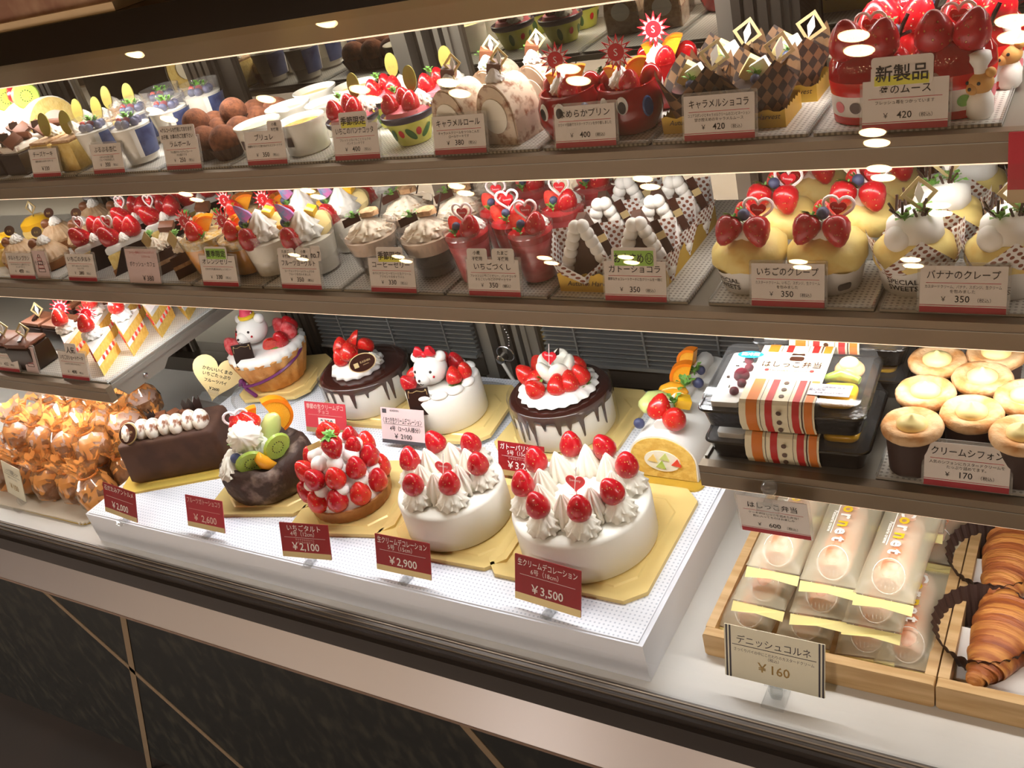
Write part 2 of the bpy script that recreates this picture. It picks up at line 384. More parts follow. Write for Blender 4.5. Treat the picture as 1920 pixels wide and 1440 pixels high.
    def done(s, name, mats, ang=40, uv=False):
        me = bpy.data.meshes.new(name)
        me.from_pydata([tuple(p) for p in s.v], [], s.f)
        for m in (mats if isinstance(mats, (list, tuple)) else [mats]): me.materials.append(MAT[m])
        me.polygons.foreach_set('material_index', s.mi)
        if ang:
            me.polygons.foreach_set('use_smooth', [True] * len(me.polygons))
            me.set_sharp_from_angle(angle=R(ang))
        if uv:
            u = me.uv_layers.new(name='UVMap')
            for l in me.loops: c = me.vertices[l.vertex_index].co; u.data[l.index].uv = (c.x, c.z + c.y)
        me.update()
        return me
def wrap(m, r0, sl, a0, pop=.0004):        # bends a flat upright patch onto a conical cup wall, facing a0
    for i, v in enumerate(m.v):
        rr = r0 + v.z * sl + pop - v.y; a = v.x / rr + R(a0)
        m.v[i] = Vector((rr * math.cos(a), rr * math.sin(a), v.z))
    return m
CACHE = {}
def mesh(key, fn):
    if key not in CACHE: CACHE[key] = fn()
    return CACHE[key]
def obj(name, me, parent=None, loc=(0, 0, 0), rot=(0, 0, 0), s=1):
    o = bpy.data.objects.new(name, me); col.objects.link(o)
    if parent: o.parent = parent
    o.location = loc; o.rotation_euler = [R(a) for a in rot]
    o.scale = s if isinstance(s, (tuple, list)) else (s, s, s)
    return o
def tag(o, label=None, cat=None, group=None, kind=None):
    if label: o['label'] = label
    if cat: o['category'] = cat
    if group: o['group'] = group
    if kind: o['kind'] = kind
    return o
def root(name): return obj(name, None)
def copy_tree(o, parent=None):
    c = o.copy(); col.objects.link(c)
    if parent: c.parent = parent
    for ch in list(o.children): copy_tree(ch, c)
    return c
USED = set()
def put(proto, loc, rz, label, cat, group=None, s=1, rx=0):
    if proto.name in USED: o = copy_tree(proto)
    else: o = proto
    USED.add(proto.name); USED.add(o.name)
    o.location = loc; o.rotation_euler = (R(rx), 0, R(rz)); o.scale = (s, s, s)
    if 'group' in o.keys() and not group: del o['group']
    return tag(o, label, cat, group)
# ---------------------------------------------------------------- small food parts (unit size: about 1 wide)
def m_straw(mt='strawberry'):
    return mesh('straw' + mt, lambda: M().lathe([(0, -.02), (.26, .0), (.43, .12), (.5, .32), (.46, .58), (.33, .86), (.17, 1.06), (0, 1.14)], 18, capped=False).done('strawberry', mt, 80))
def m_half():
    def f():
        m = M()
        pr = [(0, -.02), (.26, .0), (.43, .12), (.5, .32), (.46, .58), (.33, .86), (.17, 1.06), (0, 1.14)]
        m.lathe(pr, 10, a0=0, a1=180, capped=False)
        m.mat(1).face([(r, 0.001, z) for r, z in pr] + [(-r, 0.001, z) for r, z in pr[-2:0:-1]])
        return m.done('strawberry', ['strawberry_bright', 'berry_cut'], 60)
    return mesh('half', f)
def m_calyx():
    def f():
        m = M()
        for i in range(6):
            m.add([(-.09, 0, 0), (.09, 0, 0), (.13, .22, -.03), (0, .48, .06), (-.13, .22, -.03)], [(0, 1, 2, 3, 4)], RZ(60 * i + 10) @ TR(0, .04, -.03))
        m.lathe([(.05, -.16), (.05, 0)], 6)
        return m.done('calyx', 'leaf')
    return mesh('calyx', f)
def straw(p, loc, d, rot=(0, 0, 0), half=False, leaf=False, mt='strawberry', squash=1):
    o = obj('strawberry', m_half() if half else m_straw(mt), p, loc, rot, (d, d, d * squash))
    if leaf: obj('strawberry_leaves', m_calyx(), o)
    return o
def m_rosette(mt='cream'):
    return mesh('ros' + mt, lambda: M().lathe([(.30, 0), (.46, .05), (.5, .18), (.44, .3), (.43, .36), (.30, .5), (.27, .56), (.12, .72), (0, .82)], 72, amp=.135, k=9, tw=2.0).done('cream_swirl', mt, 80))
def m_spear():
    return mesh('spear', lambda: M().lathe([(.42, 0), (.5, .12), (.47, .4), (.36, .85), (.2, 1.3), (.06, 1.62), (0, 1.7)], 63, amp=.17, k=9, tw=.25).done('cream_spear', 'cream', 80))
def rosette(p, loc, d, rz=0, mt='cream', h=1, rot=None): return obj('cream_swirl', m_rosette(mt), p, loc, rot or (0, 0, rz), (d, d, d * h))
def m_sprig():
    def f():
        m = M(); rr = random.Random(3)
        for i in range(9):
            a = rr.uniform(0, 360); l = rr.uniform(.35, .6)
            m.add([(0, 0, 0), (.12, l * .35, .05), (.05, l * .6, .1), (.12, l * .75, .1), (0, l, .04), (-.12, l * .72, .12), (-.05, l * .55, .1), (-.12, l * .3, .05)], [(0, 1, 2, 5, 6, 7), (2, 3, 4, 5)], RZ(a) @ RX(rr.uniform(0, 60)) @ TR(0, .03, 0))
        m.tube([(0, 0, -.2), (0, 0, .1)], .03, 5)
        return m.done('herb_leaf', 'leaf', 0)
    return mesh('sprig', f)
def sprig(p, loc, d, rz=0): return obj('herb_leaf', m_sprig(), p, loc, (0, 0, rz), d)
def m_ball(mt, n=12): return mesh('ball' + mt, lambda: M().ball(.5, n=n).done('ball', mt, 80))
def berry(p, loc, d, name='blueberry'): return obj(name, m_ball(name), p, loc, (20, 15, 0), d)
def stick(m, h): return m.box(.0016, .0012, h + .012, TR(0, 0, -.012))
def m_heart_pick():
    def f():
        m = M(); up = RX(90)
        hp = shape_heart(1)
        m.mat(0).prism(shape_heart(.017), .0012, TR(0, .0006, .012) @ up)
        big = shape_heart(.030)
        m.mat(1).tube([(x, 0, z + .013) for x, z in big] + [(big[0][0], 0, big[0][1] + .013)], .0017, 6)
        stick(m.mat(1), .004)
        m.mat(1).text('Sweety', .004, TR(0, -.0009, .011) @ up)
        return m.done('heart_pick', ['pick_red', 'pick_white'])
    return mesh('hpick', f)
def m_sun_pick():
    def f():
        m = M(); up = RX(90)
        m.mat(0).prism(shape_star(.0165, .0085, 13), .0010, TR(0, .0005, .018) @ up)
        m.mat(1).prism(shape_star(.0118, .0075, 13), .0014, TR(0, .0007, .018) @ up)
        m.mat(0).lathe([(.0078, 0), (.0078, .0018)], 18, TR(0, .0007, .018) @ up)
        m.mat(1).text('S', .009, TR(0, -.0013, .015) @ up)
        stick(m.mat(0), .008)
        return m.done('sun_pick', ['pick_red', 'pick_white'])
    return mesh('spick', f)
def m_diamond_pick():
    def f():
        m = M(); q = RX(90)
        s_ = .0125
        for i in range(4):
            a = [(0, s_), (s_, 0), (0, -s_), (-s_, 0)]
            x0, y0 = a[i]; x1, y1 = a[(i + 1) % 4]
            m.mat(0).add([(x0, -.0006, y0), (x1, -.0006, y1), (x1 * .72, -.0006, y1 * .72), (x0 * .72, -.0006, y0 * .72), (x0, .0006, y0), (x1, .0006, y1), (x1 * .72, .0006, y1 * .72), (x0 * .72, .0006, y0 * .72)],
                         [(0, 3, 2, 1), (4, 5, 6, 7), (0, 1, 5, 4), (2, 3, 7, 6)], TR(0, 0, .016))
        m.mat(1).prism([(0, -.009), (.0032, 0), (0, .009), (-.0032, 0)], .001, TR(0, .0005, .016) @ q)
        stick(m.mat(0), .003)
        return m.done('diamond_pick', ['gold_pale', 'white'])
    return mesh('dpick', f)
def m_oval_pick(mt='gold_green', a=.010, b=.016):
    def f():
        m = M()
        m.prism(shape_ell(a, b, 24), .0012, TR(0, .0006, b) @ RX(90))
        m.mat(1).text('A.H.', .006, TR(0, -.0008, b * .7) @ RX(90))
        return m.done('oval_plaque', [mt, 'gold_ink'])
    return mesh('opick' + mt + str(a), f)
def pick(p, kind, loc, rot=(0, 0, 0), s=1):
    f = {'heart': ('heart_pick', m_heart_pick), 'sun': ('sun_pick', m_sun_pick), 'diamond': ('diamond_pick', m_diamond_pick), 'oval': ('oval_plaque', m_oval_pick)}[kind]
    return obj(f[0], f[1](), p, loc, rot, s)
def m_orange():
    def f():
        m = M()
        m.mat(0).lathe([(0, -.14), (.42, -.12), (.42, .12), (0, .14)], 14, RX(90), a0=0, a1=180, capped=False)
        m.mat(1).lathe([(.42, -.14), (.5, -.13), (.5, .13), (.42, .14)], 14, RX(90), a0=0, a1=180, capped=False)
        m.mat(0).face([(-.45, .13, 0), (.45, .13, 0), (.45, -.13, 0), (-.45, -.13, 0)])
        return m.done('orange_slice', ['orange_fruit', 'orange_peel'])
    return mesh('orange', f)
def m_kiwi():
    def f():
        m = M(); m.lathe([(0, -.06), (.44, -.07), (.5, 0), (.44, .07), (0, .06)], 18, RX(90), capped=False)
        for i in range(14):
            for y in (-.072, .072): m.mat(1).ball(.02, TR(.2 * math.cos(i * .449), y, .2 * math.sin(i * .449)), 5)
        return m.done('kiwi_slice', ['kiwi', 'kiwi_seed'])
    return mesh('kiwi', f)
def m_banana(): return mesh('banana', lambda: M().lathe([(.40, -.2), (.5, -.17), (.5, .17), (.40, .2)], 14).done('banana_slice', 'banana'))
def m_mandarin():
    return mesh('mandarin', lambda: M().tube([(-.42, 0, .1), (-.25, 0, -.08), (0, 0, -.14), (.25, 0, -.08), (.42, 0, .1)], [.05, .2, .26, .2, .05], 10).done('mandarin_segment', 'orange_fruit', 80))
def m_block(mt, sx, sy, sz): return mesh('blk%s%s%s%s' % (mt, sx, sy, sz), lambda: M().box(sx, sy, sz, bv=min(sx, sy, sz) * .1).done('block', mt))
def cup(name_mat, r0, r1, h, n=28, t=.0012, flare=0):
    return M().lathe([(r0 * .9, 0), (r0, .001), (r1, h), (r1 + flare, h + .0006), (r1 + flare, h + .0016), (r1 - t, h + .0012), (r0 - t, .0025), (0, .0025)], n, capped=False).done('cup', name_mat)
# ---------------------------------------------------------------- the room
X0, X1 = -3.0, .55
fl = tag(obj('floor', M().bx(-9, 5, -7.5, -.35, -.05, 0).done('floor', 'floor_tile')), kind='structure')
tag(obj('floor_shade_strip', M().bx(-9, 5, -.35, 3, -.05, 0).done('floor_shade_strip', 'floor_shade'), fl), kind='structure')  # strip of floor coloured dark for the shade at the counter base
tag(obj('ceiling', M().bx(-9, 5, -7.5, 3, ZC, ZC + .05).done('ceiling', 'ceiling_white')), kind='structure')
tag(obj('wall_front', M().bx(-9, 5, -7.55, -7.5, 0, ZC).done('wall_front', 'plaster')), kind='structure')
tag(obj('wall_left', M().bx(-9.05, -9, -7.5, 3, 0, ZC).done('wall_left', 'plaster')), kind='structure')
tag(obj('wall_right', M().bx(5, 5.05, -7.5, 3, 0, ZC).done('wall_right', 'plaster')), kind='structure')
tag(obj('wall_back', M().bx(-9, 5, 3, 3.05, 0, ZC).done('wall_back', 'plaster')), kind='structure')
def lampbuild():
    o = root('ceiling_downlight')
    obj('lamp_housing', M().box(.13, .21, .004, TR(0, 0, -.004), r=.02).done('lamp_housing', 'ceiling_white'), o)
    for y in (-.045, .045): obj('lamp_lens', M().lathe([(0, -.008), (.048, -.008), (.050, -.004)], 24, TR(0, y, 0) @ SC(1, .68, 1), capped=False).done('lamp_lens', 'lamp_glow'), o)
    return o
lp = lampbuild()
for x, y in DOWN: put(lp, (x, y, ZC), 0, 'twin round downlight in the shop ceiling', 'downlight', 'ceiling downlights')
# ---------------------------------------------------------------- the display case
Y1, Y2, YL, YR = .880, .826, .757, .640      # front edges: upper shelf, middle shelf, low shelves, bottom rail
Z1, Z2, ZL = H - .326, H - .481, H - .627    # tops of the shelf boards
ZD = H - .879                                # deck
ZP = H - .8195                               # raised platform
YM = 1.19                                    # mirrored doors
case = root('display_case')
tag(case, 'long refrigerated glass display case with steel shelves and dark stone front', 'display case')
def part(name, m, mats, par=case, ang=40, kind=None, label=None):
    return tag(obj(name, m.done(name, mats, ang), par), label, kind=kind)
part('deck', M().bx(X0, X1, YR, YM + .06, ZD - .02, ZD), 'deck')
part('front_rail', M().bx(X0, X1, .618, .642, H - .905, H - .866).bx(X0, X1, .612, .622, H - .905, H - .875), 'rail')
g = M()
for y, z in ((.638, .8655), (.631, .8655), (.6245, .8655)): g.bx(X0, X1, y - .0008, y + .0008, H - z - .0005, H - z + .0009)
part('rail_channel', g, 'steel_lip')
b = M(); b.add([(X0, .617, H - .903), (X1, .617, H - .903), (X1, .588, H - .953), (X0, .588, H - .953), (X0, .62, H - .953), (X1, .62, H - .953)], [(0, 3, 2, 1), (3, 4, 5, 2)])
obj('steel_band', b.done('steel_band', 'steel_band', 0, True), case)
part('band_edge', M().bx(X0, X1, .587, .60, H - .9575, H - .953), 'edge_trim')
st = M().bx(X0, X1, .606, .64, .06, H - .953)
fp = part('stone_front', st, 'granite')
part('base_box', M().bx(X0, X1, .64, YM + .3, 0, ZD - .02), 'rail')
for i, (a, c, wd) in enumerate((((-1.600, H - .975), (-.85, H - 1.80), .013), ((-1.366, H - .972), (-1.63, H - 1.50), .014), ((-.688, H - .972), (-.42, H - 1.46), .014), ((-2.9, H - 1.1), (-2.0, H - 1.9), .014))):
    L_ = math.hypot(c[0] - a[0], c[1] - a[1]); an = math.degrees(math.atan2(c[1] - a[1], c[0] - a[0]))
    obj('grout_line', M().bx(0, L_, -.0012, .001, -wd / 2, wd / 2).done('grout_line', 'grout'), fp, (a[0], .606, a[1]), (0, -an, 0))
# canopy with the steel fascia
can = part('canopy', M().bx(X0, X1, .944, YM + .3, H - .158, H - .112).bx(X0, X1, .97, YM + .06, H - .188, H - .158), 'canopy_dark')
fm = M(); fm.add([(X0, .952, H - .1918), (X1, .952, H - .1918), (X1, .948, H - .158), (X0, .948, H - .158), (X0, .972, H - .1918), (X1, .972, H - .1918)], [(0, 1, 2, 3), (0, 4, 5, 1)])
tag(obj('steel_fascia', fm.done('steel_fascia', 'steel_fascia', 0, True), can))
part('edge_glow_strip', M().bx(X0, X1, .954, .966, H - .1940, H - .1918), 'edge_glow')  # glowing strip paints the bright line of LED light on the fascia edge
# shelves
def shelf(name, x0, x1, yf, zt, dep, ends=False):
    s_ = part(name, M().bx(x0, x1, yf + .012, yf + dep, zt - .008, zt), 'clear_thick' if False else 'frame_light')
    obj('shelf_lip', M().bx(x0, x1, yf, yf + .012, zt - .0262, zt + .0012).bx(x0, x1, yf + .012, yf + .022, zt - .0262, zt - .024).done('shelf_lip', 'steel_lip'), s_)
    obj('edge_glow_strip', M().bx(x0, x1, yf + .002, yf + .010, zt - .0282, zt - .0262).done('edge_glow_strip', 'edge_glow'), s_)  # glow stands in for the lip flange lit by its LED bar
    obj('lip_groove', M().bx(x0, x1, yf - .0006, yf + .001, zt - .0085, zt - .0075).done('lip_groove', 'frame_light'), s_)
    for x in ([x0 + .004, x1 - .004] if ends else []):
        w_ = M().prism([(.0, 0), (.02, -.03), (.10, -.03), (.115, -.018), (dep, -.018), (dep, .006), (0, .006)], .003, TR(x - .0015, yf + .014, zt - .002) @ Matrix(((0, 0, 1, 0), (1, 0, 0, 0), (0, 1, 0, 0), (0, 0, 0, 1))))
        br = obj('bracket', w_.done('bracket', 'frame_light', 0), s_)
        obj('bracket_bolt', M().lathe([(.004, -.003), (.004, .005), (.002, .006)], 10, TR(x, yf + .075, zt - .020) @ RY(90)).done('bracket_bolt', 'chrome'), br)
    return s_
shelf('upper_shelf', X0, X1, Y1, Z1, .227)
shelf('middle_shelf', X0, X1, Y2, Z2, .285)
shelf('low_shelf', X0, -1.355, YL, ZL, .285, True)
shelf('low_shelf', -.364, X1, YL, ZL, .34, True)
# sliding mirror doors, frames and vents
def door(x0, x1, y):
    d = part('sliding_door', M().bx(x0, x1, y, y + .006, ZD + .02, H - .19), 'mirror')
    for a in (x0, x1 - .022):
        f = M().bx(a, a + .022, y - .008, y + .008, ZD + .02, H - .19)
        obj('door_frame', f.done('door_frame', 'frame_light'), d)
    return d
for x0, x1 in ((-2.95, -1.83), (-1.74, -1.345), (-1.345, -.925), (-.845, -.425), (-.345, .5)): door(x0, x1, YM + .004)
for x in (-1.785, -1.345, -.385):
    f = M()
    for k in range(4): f.bx(x - .036 + k * .016, x - .025 + k * .016, YM - .022, YM - .004, ZD, H - .19)
    f.bx(x - .034, x + .030, YM - .012, YM - .002, ZD, H - .19)
    f.bx(x + .03, x + .062, YM - .004, YM + .01, ZD, H - .19)
    part('shelf_upright', f, ['steel_frame'])
f = M().bx(-.925, -.845, YM + .012, YM + .02, ZD, H - .19)
part('door_post', f, 'steel_frame')
for x in (-.925, -.895, -.865, -.848): part('door_strip', M().bx(x, x + .009, YM - .008, YM + .014, ZD, H - .19), 'frame_light')
for x0, x1 in ((-1.30, -.94), (-.80, -.43), (-.33, .5), (-2.9, -1.85)):
    v = part('vent_grille', M().bx(x0, x1, YM - .010, YM - .002, H - .786, H - .60), 'vent_dark')
    sl = M()
    for k in range(9): sl.bx(x0, x1, YM - .020, YM - .010, H - .780 + k * .0085, H - .7775 + k * .0085)
    sl.bx(x0, x1, YM - .026, YM - .010, H - .789, H - .783)
    for k in range(int((x1 - x0) / .12)): sl.bx(x0 + .06 + .12 * k, x0 + .063 + .12 * k, YM - .022, YM - .010, H - .786, H - .70)
    obj('vent_slats', sl.done('vent_slats', 'slat'), v)
    part('back_panel', M().bx(x0, x1, YM - .008, YM - .001, ZD + .045, H - .789), 'dark_gloss')
part('door_track', M().bx(X0, X1, YM - .03, YM + .03, ZD, ZD + .035), 'steel_frame')
# double front pane, leaning back from the rail to the canopy
for k, dy in enumerate((-.004, .002)):
    A = (.6285 + dy, H - .869); B = (.9352 + dy, H - .166)
    th = .0022
    m = M().add([(X0, A[0], A[1]), (X1, A[0], A[1]), (X1, B[0], B[1]), (X0, B[0], B[1])], [(0, 1, 2, 3)])
    part('front_pane', m, 'pane', ang=0)
# LED diodes under the middle shelf lip
# raised perforated platform
pf = root('platform'); pf.location = (-.927, .6645, ZD + .0004)
hp = ZP - ZD
obj('platform_body', M().bx(-.503, .503, 0, .492, 0, hp - .002).done('platform_body', 'platform'), pf)
obj('perforated_sheet', M().bx(-.497, .497, .003, .489, hp - .002, hp - .0004).done('perforated_sheet', 'perforated'), pf)
tag(pf, 'white perforated raised platform under the whole cakes', 'platform')
# trays on the shelves
def tray(x0, x1, yf, zt, dep, label, group):
    m = M().bx(x0, x1, yf, yf + dep, zt, zt + .0025)
    o = obj('acrylic_tray', m.done('acrylic_tray', 'tray_plate'))
    r_ = M()
    for a in ((x0, x0 + .002, yf, yf + dep), (x1 - .002, x1, yf, yf + dep), (x0, x1, yf, yf + .002)): r_.bx(*a, zt + .0025, zt + .006)
    obj('tray_rim', r_.done('tray_rim', 'clear_thick'), o)
    return tag(o, label, 'tray', group)
TZ = .0035
for x0, x1, n in ((-1.85, -1.50, 'chocolate cakes'), (-1.495, -1.385, 'cheese cakes'), (-1.38, -1.19, 'almond pudding cups'), (-1.185, -1.045, 'rum balls'), (-1.04, -.868, 'white ramekins'), (-.863, -.695, 'panna cotta cups'), (-.69, -.555, 'caramel rolls'), (-.55, -.425, 'red face mugs'), (-.42, -.262, 'checked caramel chocolate cups'), (-.257, -.098, 'strawberry mousse cups')):
    tray(x0, x1, Y1 + .014, Z1 + .001, .208, 'clear perforated tray under the ' + n + ' on the top shelf', 'trays on the top shelf')
for x0, x1, n in ((-1.75, -1.47, 'chestnut cream tarts'), (-1.465, -1.29, 'strawberry tart wedges'), (-1.285, -1.155, 'coffee chocolate wedges'), (-1.15, -1.01, 'orange jelly cups'), (-1.005, -.865, 'fruit yoghurt cups'), (-.86, -.70, 'coffee jelly cups'), (-.695, -.555, 'strawberry cups'), (-.55, -.385, 'dotted paper chocolate cakes'), (-.362, -.198, 'strawberry crepes'), (-.193, -.02, 'banana crepes')):
    tray(x0, x1, Y2 + .014, Z2 + .001, .262, 'clear perforated tray under the ' + n + ' on the middle shelf', 'trays on the middle shelf')
tray(-1.75, -1.366, YL + .014, ZL + .001, .265, 'perforated tray under the shortcake wedges on the low left shelf', 'trays on the low shelves')
tray(-.188, .2, YL + .014, ZL + .001, .33, 'perforated tray under the chiffon cups on the low right shelf', 'trays on the low shelves')
S1, S2, SL = Z1 + TZ, Z2 + TZ, ZL + TZ
# things on top of the canopy
bxo = root('display_box'); bxo.location = (-1.62, 1.04, H - .1116)
obj('box_body', M().box(.80, .16, .12, TR(0, 0, .012), r=.01).done('box_body', 'kraft'), bxo)
obj('box_rim', M().box(.82, .18, .012).done('box_rim', 'beige'), bxo)
tag(bxo, 'brown box with a beige bottom rim standing on top of the case', 'box')
# ---------------------------------------------------------------- price cards
UP = RX(90)
def white_tag(px0, px1, level, yf, title, subs, price, label, badges=(), w_=.072, h=.043, tilt=17, style='std', tsize=.0088, dz=0, group='white price cards', rz=0):
    c = (aty(*px0, yf) + aty(*px1, yf)) / 2
    o = root('price_card'); o.location = (c.x, yf + .012, level + .0015 + dz); o.rotation_euler = (R(-tilt), 0, R(rz))
    obj('card_holder', M().prism([(x, y) for x, y in shape_rrect(w_ + .005, h + .004, .002, 2, 0)], .0016, TR(0, .0012, 0) @ UP).done('card_holder', 'holder'), o)
    m = M()
    cm = {'std': 'card', 'pink': 'pink_card'}[style]
    m.mat(0).prism(shape_rrect(w_, h, .0004, 1, .001), .0006, TR(0, -.0006, 0) @ UP)
    F = lambda x, z, d=.0014: TR(x, -d, z) @ UP
    if style == 'std':
        m.mat(2).face([(-w_ / 2, -.0013, .001), (w_ / 2, -.0013, .001), (w_ / 2, -.0013, .0066), (-w_ / 2, -.0013, .0066)])
        m.face([(-w_ / 2, -.0013, .0076), (w_ / 2, -.0013, .0076), (w_ / 2, -.0013, .0082), (-w_ / 2, -.0013, .0082)])
        zz = h * .655
        m.mat(3).face([(-w_ * .43, -.0013, zz), (w_ * .43, -.0013, zz), (w_ * .43, -.0013, zz + .0005), (-w_ * .43, -.0013, zz + .0005)])
        m.mat(1).text(title, tsize, F(0, zz + .0045), w_ * .84, bold=.006)
        for i, s_ in enumerate(subs): m.mat(1).text(s_, .0036, F(0, zz - .0045 - .0042 * i), w_ * .88)
        if '+' in price:
            m.mat(1).text('￥', .0062, F(-w_ * .22, .0115)).text(price.strip('+'), .0085, F(0, .011), bold=.006).text('（税込）', .0042, F(w_ * .25, .0115))
        else: m.mat(1).text(price, .0085, F(0, .011), bold=.012)
    else:
        for i, s_ in enumerate(subs): m.mat(3).text(s_, .0040, F(w_ * (.04 + .12 * i), h - .006 - .006 * i), w_ * .8)
        m.mat(1).text(title, .0085, F(0, h * .52), w_ * .8).text(price, .011, F(w_ * .12, .005), w_ * .6)
    if not price:
        for i in range(4):
            z = .012 + .0062 * i; ww = (.009 - .0012 * i)
            m.mat(3 if i % 2 else 1).tube([(-ww, -.0014, z), (-ww, -.0014, z + .005), (ww, -.0014, z + .005), (ww, -.0014, z), (-ww, -.0014, z)], .0004, 4)
        m.mat(1).tube([(.003 * math.cos(k * .7), -.0014, .038 + .003 * math.sin(k * .7)) for k in range(10)], .0004, 4)
    for lines, x, bw, bh, hl in badges:
        m.mat(0).prism([(x + a, b) for a, b in shape_rrect(bw, bh + .004, .003, 3, h - .004)], .0006, TR(0, -.0012, 0) @ UP)
        if hl:
            m.mat(4 if hl == 'y' else 5).face([(x - bw * .44, -.0019, h - .0035), (x + bw * .44, -.0019, h - .0035), (x + bw * .44, -.0019, h + bh * (.22 if hl == 'y' else .8)), (x - bw * .44, -.0019, h + bh * (.22 if hl == 'y' else .8))])
        n = len(lines)
        for i, s_ in enumerate(lines): m.mat(1).text(s_, (bh * .72) / n, F(x, h - .0015 + bh * (n - 1 - i) / n + bh * .12, .0021), bw * .88, bold=.012)
    obj('card', m.done('card', [cm, 'ink', 'band_red', 'red_ink', 'yellow_pen', 'green_pen'], 0), o)
    return tag(o, label, 'price card', group)
def L(t): return 'white price card ' + t
T1 = Z1 + .0012; T2 = Z2 + .0012; T3 = ZL + .0012
white_tag((48, 333), (105, 331), T1, Y1, 'チーズケーキ', ['濃厚な味わいのチーズケーキ'], '￥330', L('marked 330 before the cheese cakes'))
white_tag((167, 331), (223, 328), T1, Y1, 'ぷるぷる杏仁', ['なめらかな杏仁豆腐', 'フルーツをのせました'], '+ 300 +', L('marked 300 before the almond pudding cups'))
white_tag((304, 326), (368, 321), T1, Y1, 'ラムボール', ['ラム酒がきいたチョコレート', 'のお菓子です'], '+ 250 +', L('with handwritten two-line note, before the rum balls'), badges=((('※アルコールを使用しております', 'お子様、お車の方ご注意下さい'), -.003, .074, .018, ''),))
white_tag((453, 318), (533, 315), T1, Y1, 'ブリュレ', ['表面をカリッと焼きあげたカスタードです'], '+ 350 +', L('with a no-flour badge, before the white ramekins'), badges=((('小麦', '不使用'), .022, .026, .013, ''),))
white_tag((620, 310), (705, 307), T1, Y1, 'いちごのパンナコッタ', ['フレッシュないちごとミルクの', 'パンナコッタです'], '+ 400 +', L('with a seasonal badge, before the panna cotta cups'), badges=((('季節限定',), .0, .045, .015, 'y'),))
white_tag((808, 301), (904, 295), T1, Y1, 'キャラメルロール', ['キャラメルクリームをつつみこんだ', 'ロールケーキです'], '+ 380 +', L('marked 380 before the caramel rolls'))
white_tag((1036, 290), (1148, 284), T1, Y1, 'なめらかプリン', ['カワイイ容器でカスタードプリンを作り直しました'], '+ 400 +', L('marked 400 before the red face mugs'))
white_tag((1275, 270), (1409, 258), T1, Y1, 'キャラメルショコラ', ['ココアスポンジとキャラメルクリームのコンビネーション', '甘さ控えめのキャラメルムース'], '+ 420 +', L('before the brown checked cups'))
white_tag((1611, 253), (1772, 243), T1, Y1, '苺のムース', ['フレッシュ苺をつかっています'], '+ 420 +', L('with a tall handwritten new-product board, before the strawberry mousse'), badges=((('新製品', ), -.003, .052, .021, 'y'),))
white_tag((8, 523), (54, 524), T2, Y2, 'タルトモンブラン', ['サクサクのタルトに栗のクリーム', 'をしぼりました'], '+ 450 +', L('marked 450 before the chestnut cream tarts'))
white_tag((56, 519), (82, 520), T2, Y2 + .004, 'モンブラン', [], '', L('with a drawn tart, beside the chestnut tart card'), w_=.036, h=.046, style='pink', tilt=14)
white_tag((118, 529), (172, 531), T2, Y2, 'いちごのタルト', ['甘ずっぱいいちごをのせた', 'タルトです'], '+ 380 +', L('marked 380 before the strawberry tart wedges'))
white_tag((229, 532), (294, 534), T2, Y2, 'ポケッシュ・カフェ', ['コーヒー風味のシフォンスポンジ', 'とクリーム'], '￥380', 'pinkish handwritten price card before the coffee chocolate wedges', style='pink', h=.052)
white_tag((371, 540), (438, 544), T2, Y2, 'オレンジゼリー', ['さわやかな果汁のオレンジゼリー'], '+ 330 +', L('with a summer badge, before the orange jelly cups'), badges=((('夏季限定',), .0, .045, .014, 'g'),))
white_tag((520, 549), (595, 552), T2, Y2, 'フルーツヨーグルト', ['ヨーグルトクリームとたっぷりの', 'フルーツを合わせました'], '+ 350 +', L('with egg and flour badges, before the fruit yoghurt cups'), badges=((('たまご', '不使用'), -.020, .030, .013, ''), (('小麦', '不使用'), .012, .028, .013, ''), (('no.7',), .033, .018, .016, '')))
white_tag((689, 558), (773, 561), T2, Y2, 'コーヒーゼリー', ['ほろにがコーヒーゼリーと生クリーム', 'アクセントのキャラメル'], '+ 330 +', L('with a seasonal badge, before the coffee jelly cups'), badges=((('季節限定',), .0, .042, .015, 'y'),))
white_tag((873, 565), (968, 568), T2, Y2, 'いちごづくし', ['フレッシュいちごとゼリー、パンナコッタ', 'まるごといちごのデザートです'], '+ 350 +', L('with egg and flour badges, before the layered strawberry cups'), badges=((('小麦', '不使用'), -.020, .028, .014, ''), (('たまご', '不使用'), .016, .030, .014, '')))
white_tag((1128, 573), (1243, 577), T2, Y2, 'ガトーショコラ', ['濃厚なチョコレートケーキに生クリームを一緒に'], '+ 350 +', L('with a green recommended badge, before the dotted paper cakes'), badges=((('おすすめ☺',), .0, .052, .016, 'g'),))
white_tag((1400, 580), (1543, 586), T2, Y2, 'いちごのクレープ', ['カスタードクリーム、いちご、スポンジ、生クリーム', 'を包みました'], '+ 350 +', L('before the strawberry crepes'))
white_tag((1717, 592), (1885, 597), T2, Y2, 'バナナのクレープ', ['カスタードクリーム、バナナ、スポンジ、生クリーム', 'を包みました'], '+ 350 +', L('before the banana crepes'))
white_tag((-25, 700), (35, 702), T3, YL, 'TIERRA', ['しっとりチョコレートのケーキです'], '+ 432 +', L('marked 432 before the cocoa topped cakes'))
white_tag((30, 702), (72, 703), T3, YL + .004, '', [], '', L('with a drawn layer cake, beside the cocoa cake card'), w_=.034, h=.046, style='pink', tilt=14)
white_tag((103, 712), (160, 718), T3, YL, 'いちごのショートケーキ', ['ふんわりスポンジといちご'], '+ 400 +', L('marked 400 before the shortcake wedges'), badges=((('人気',), .002, .03, .016, ''),), h=.046)
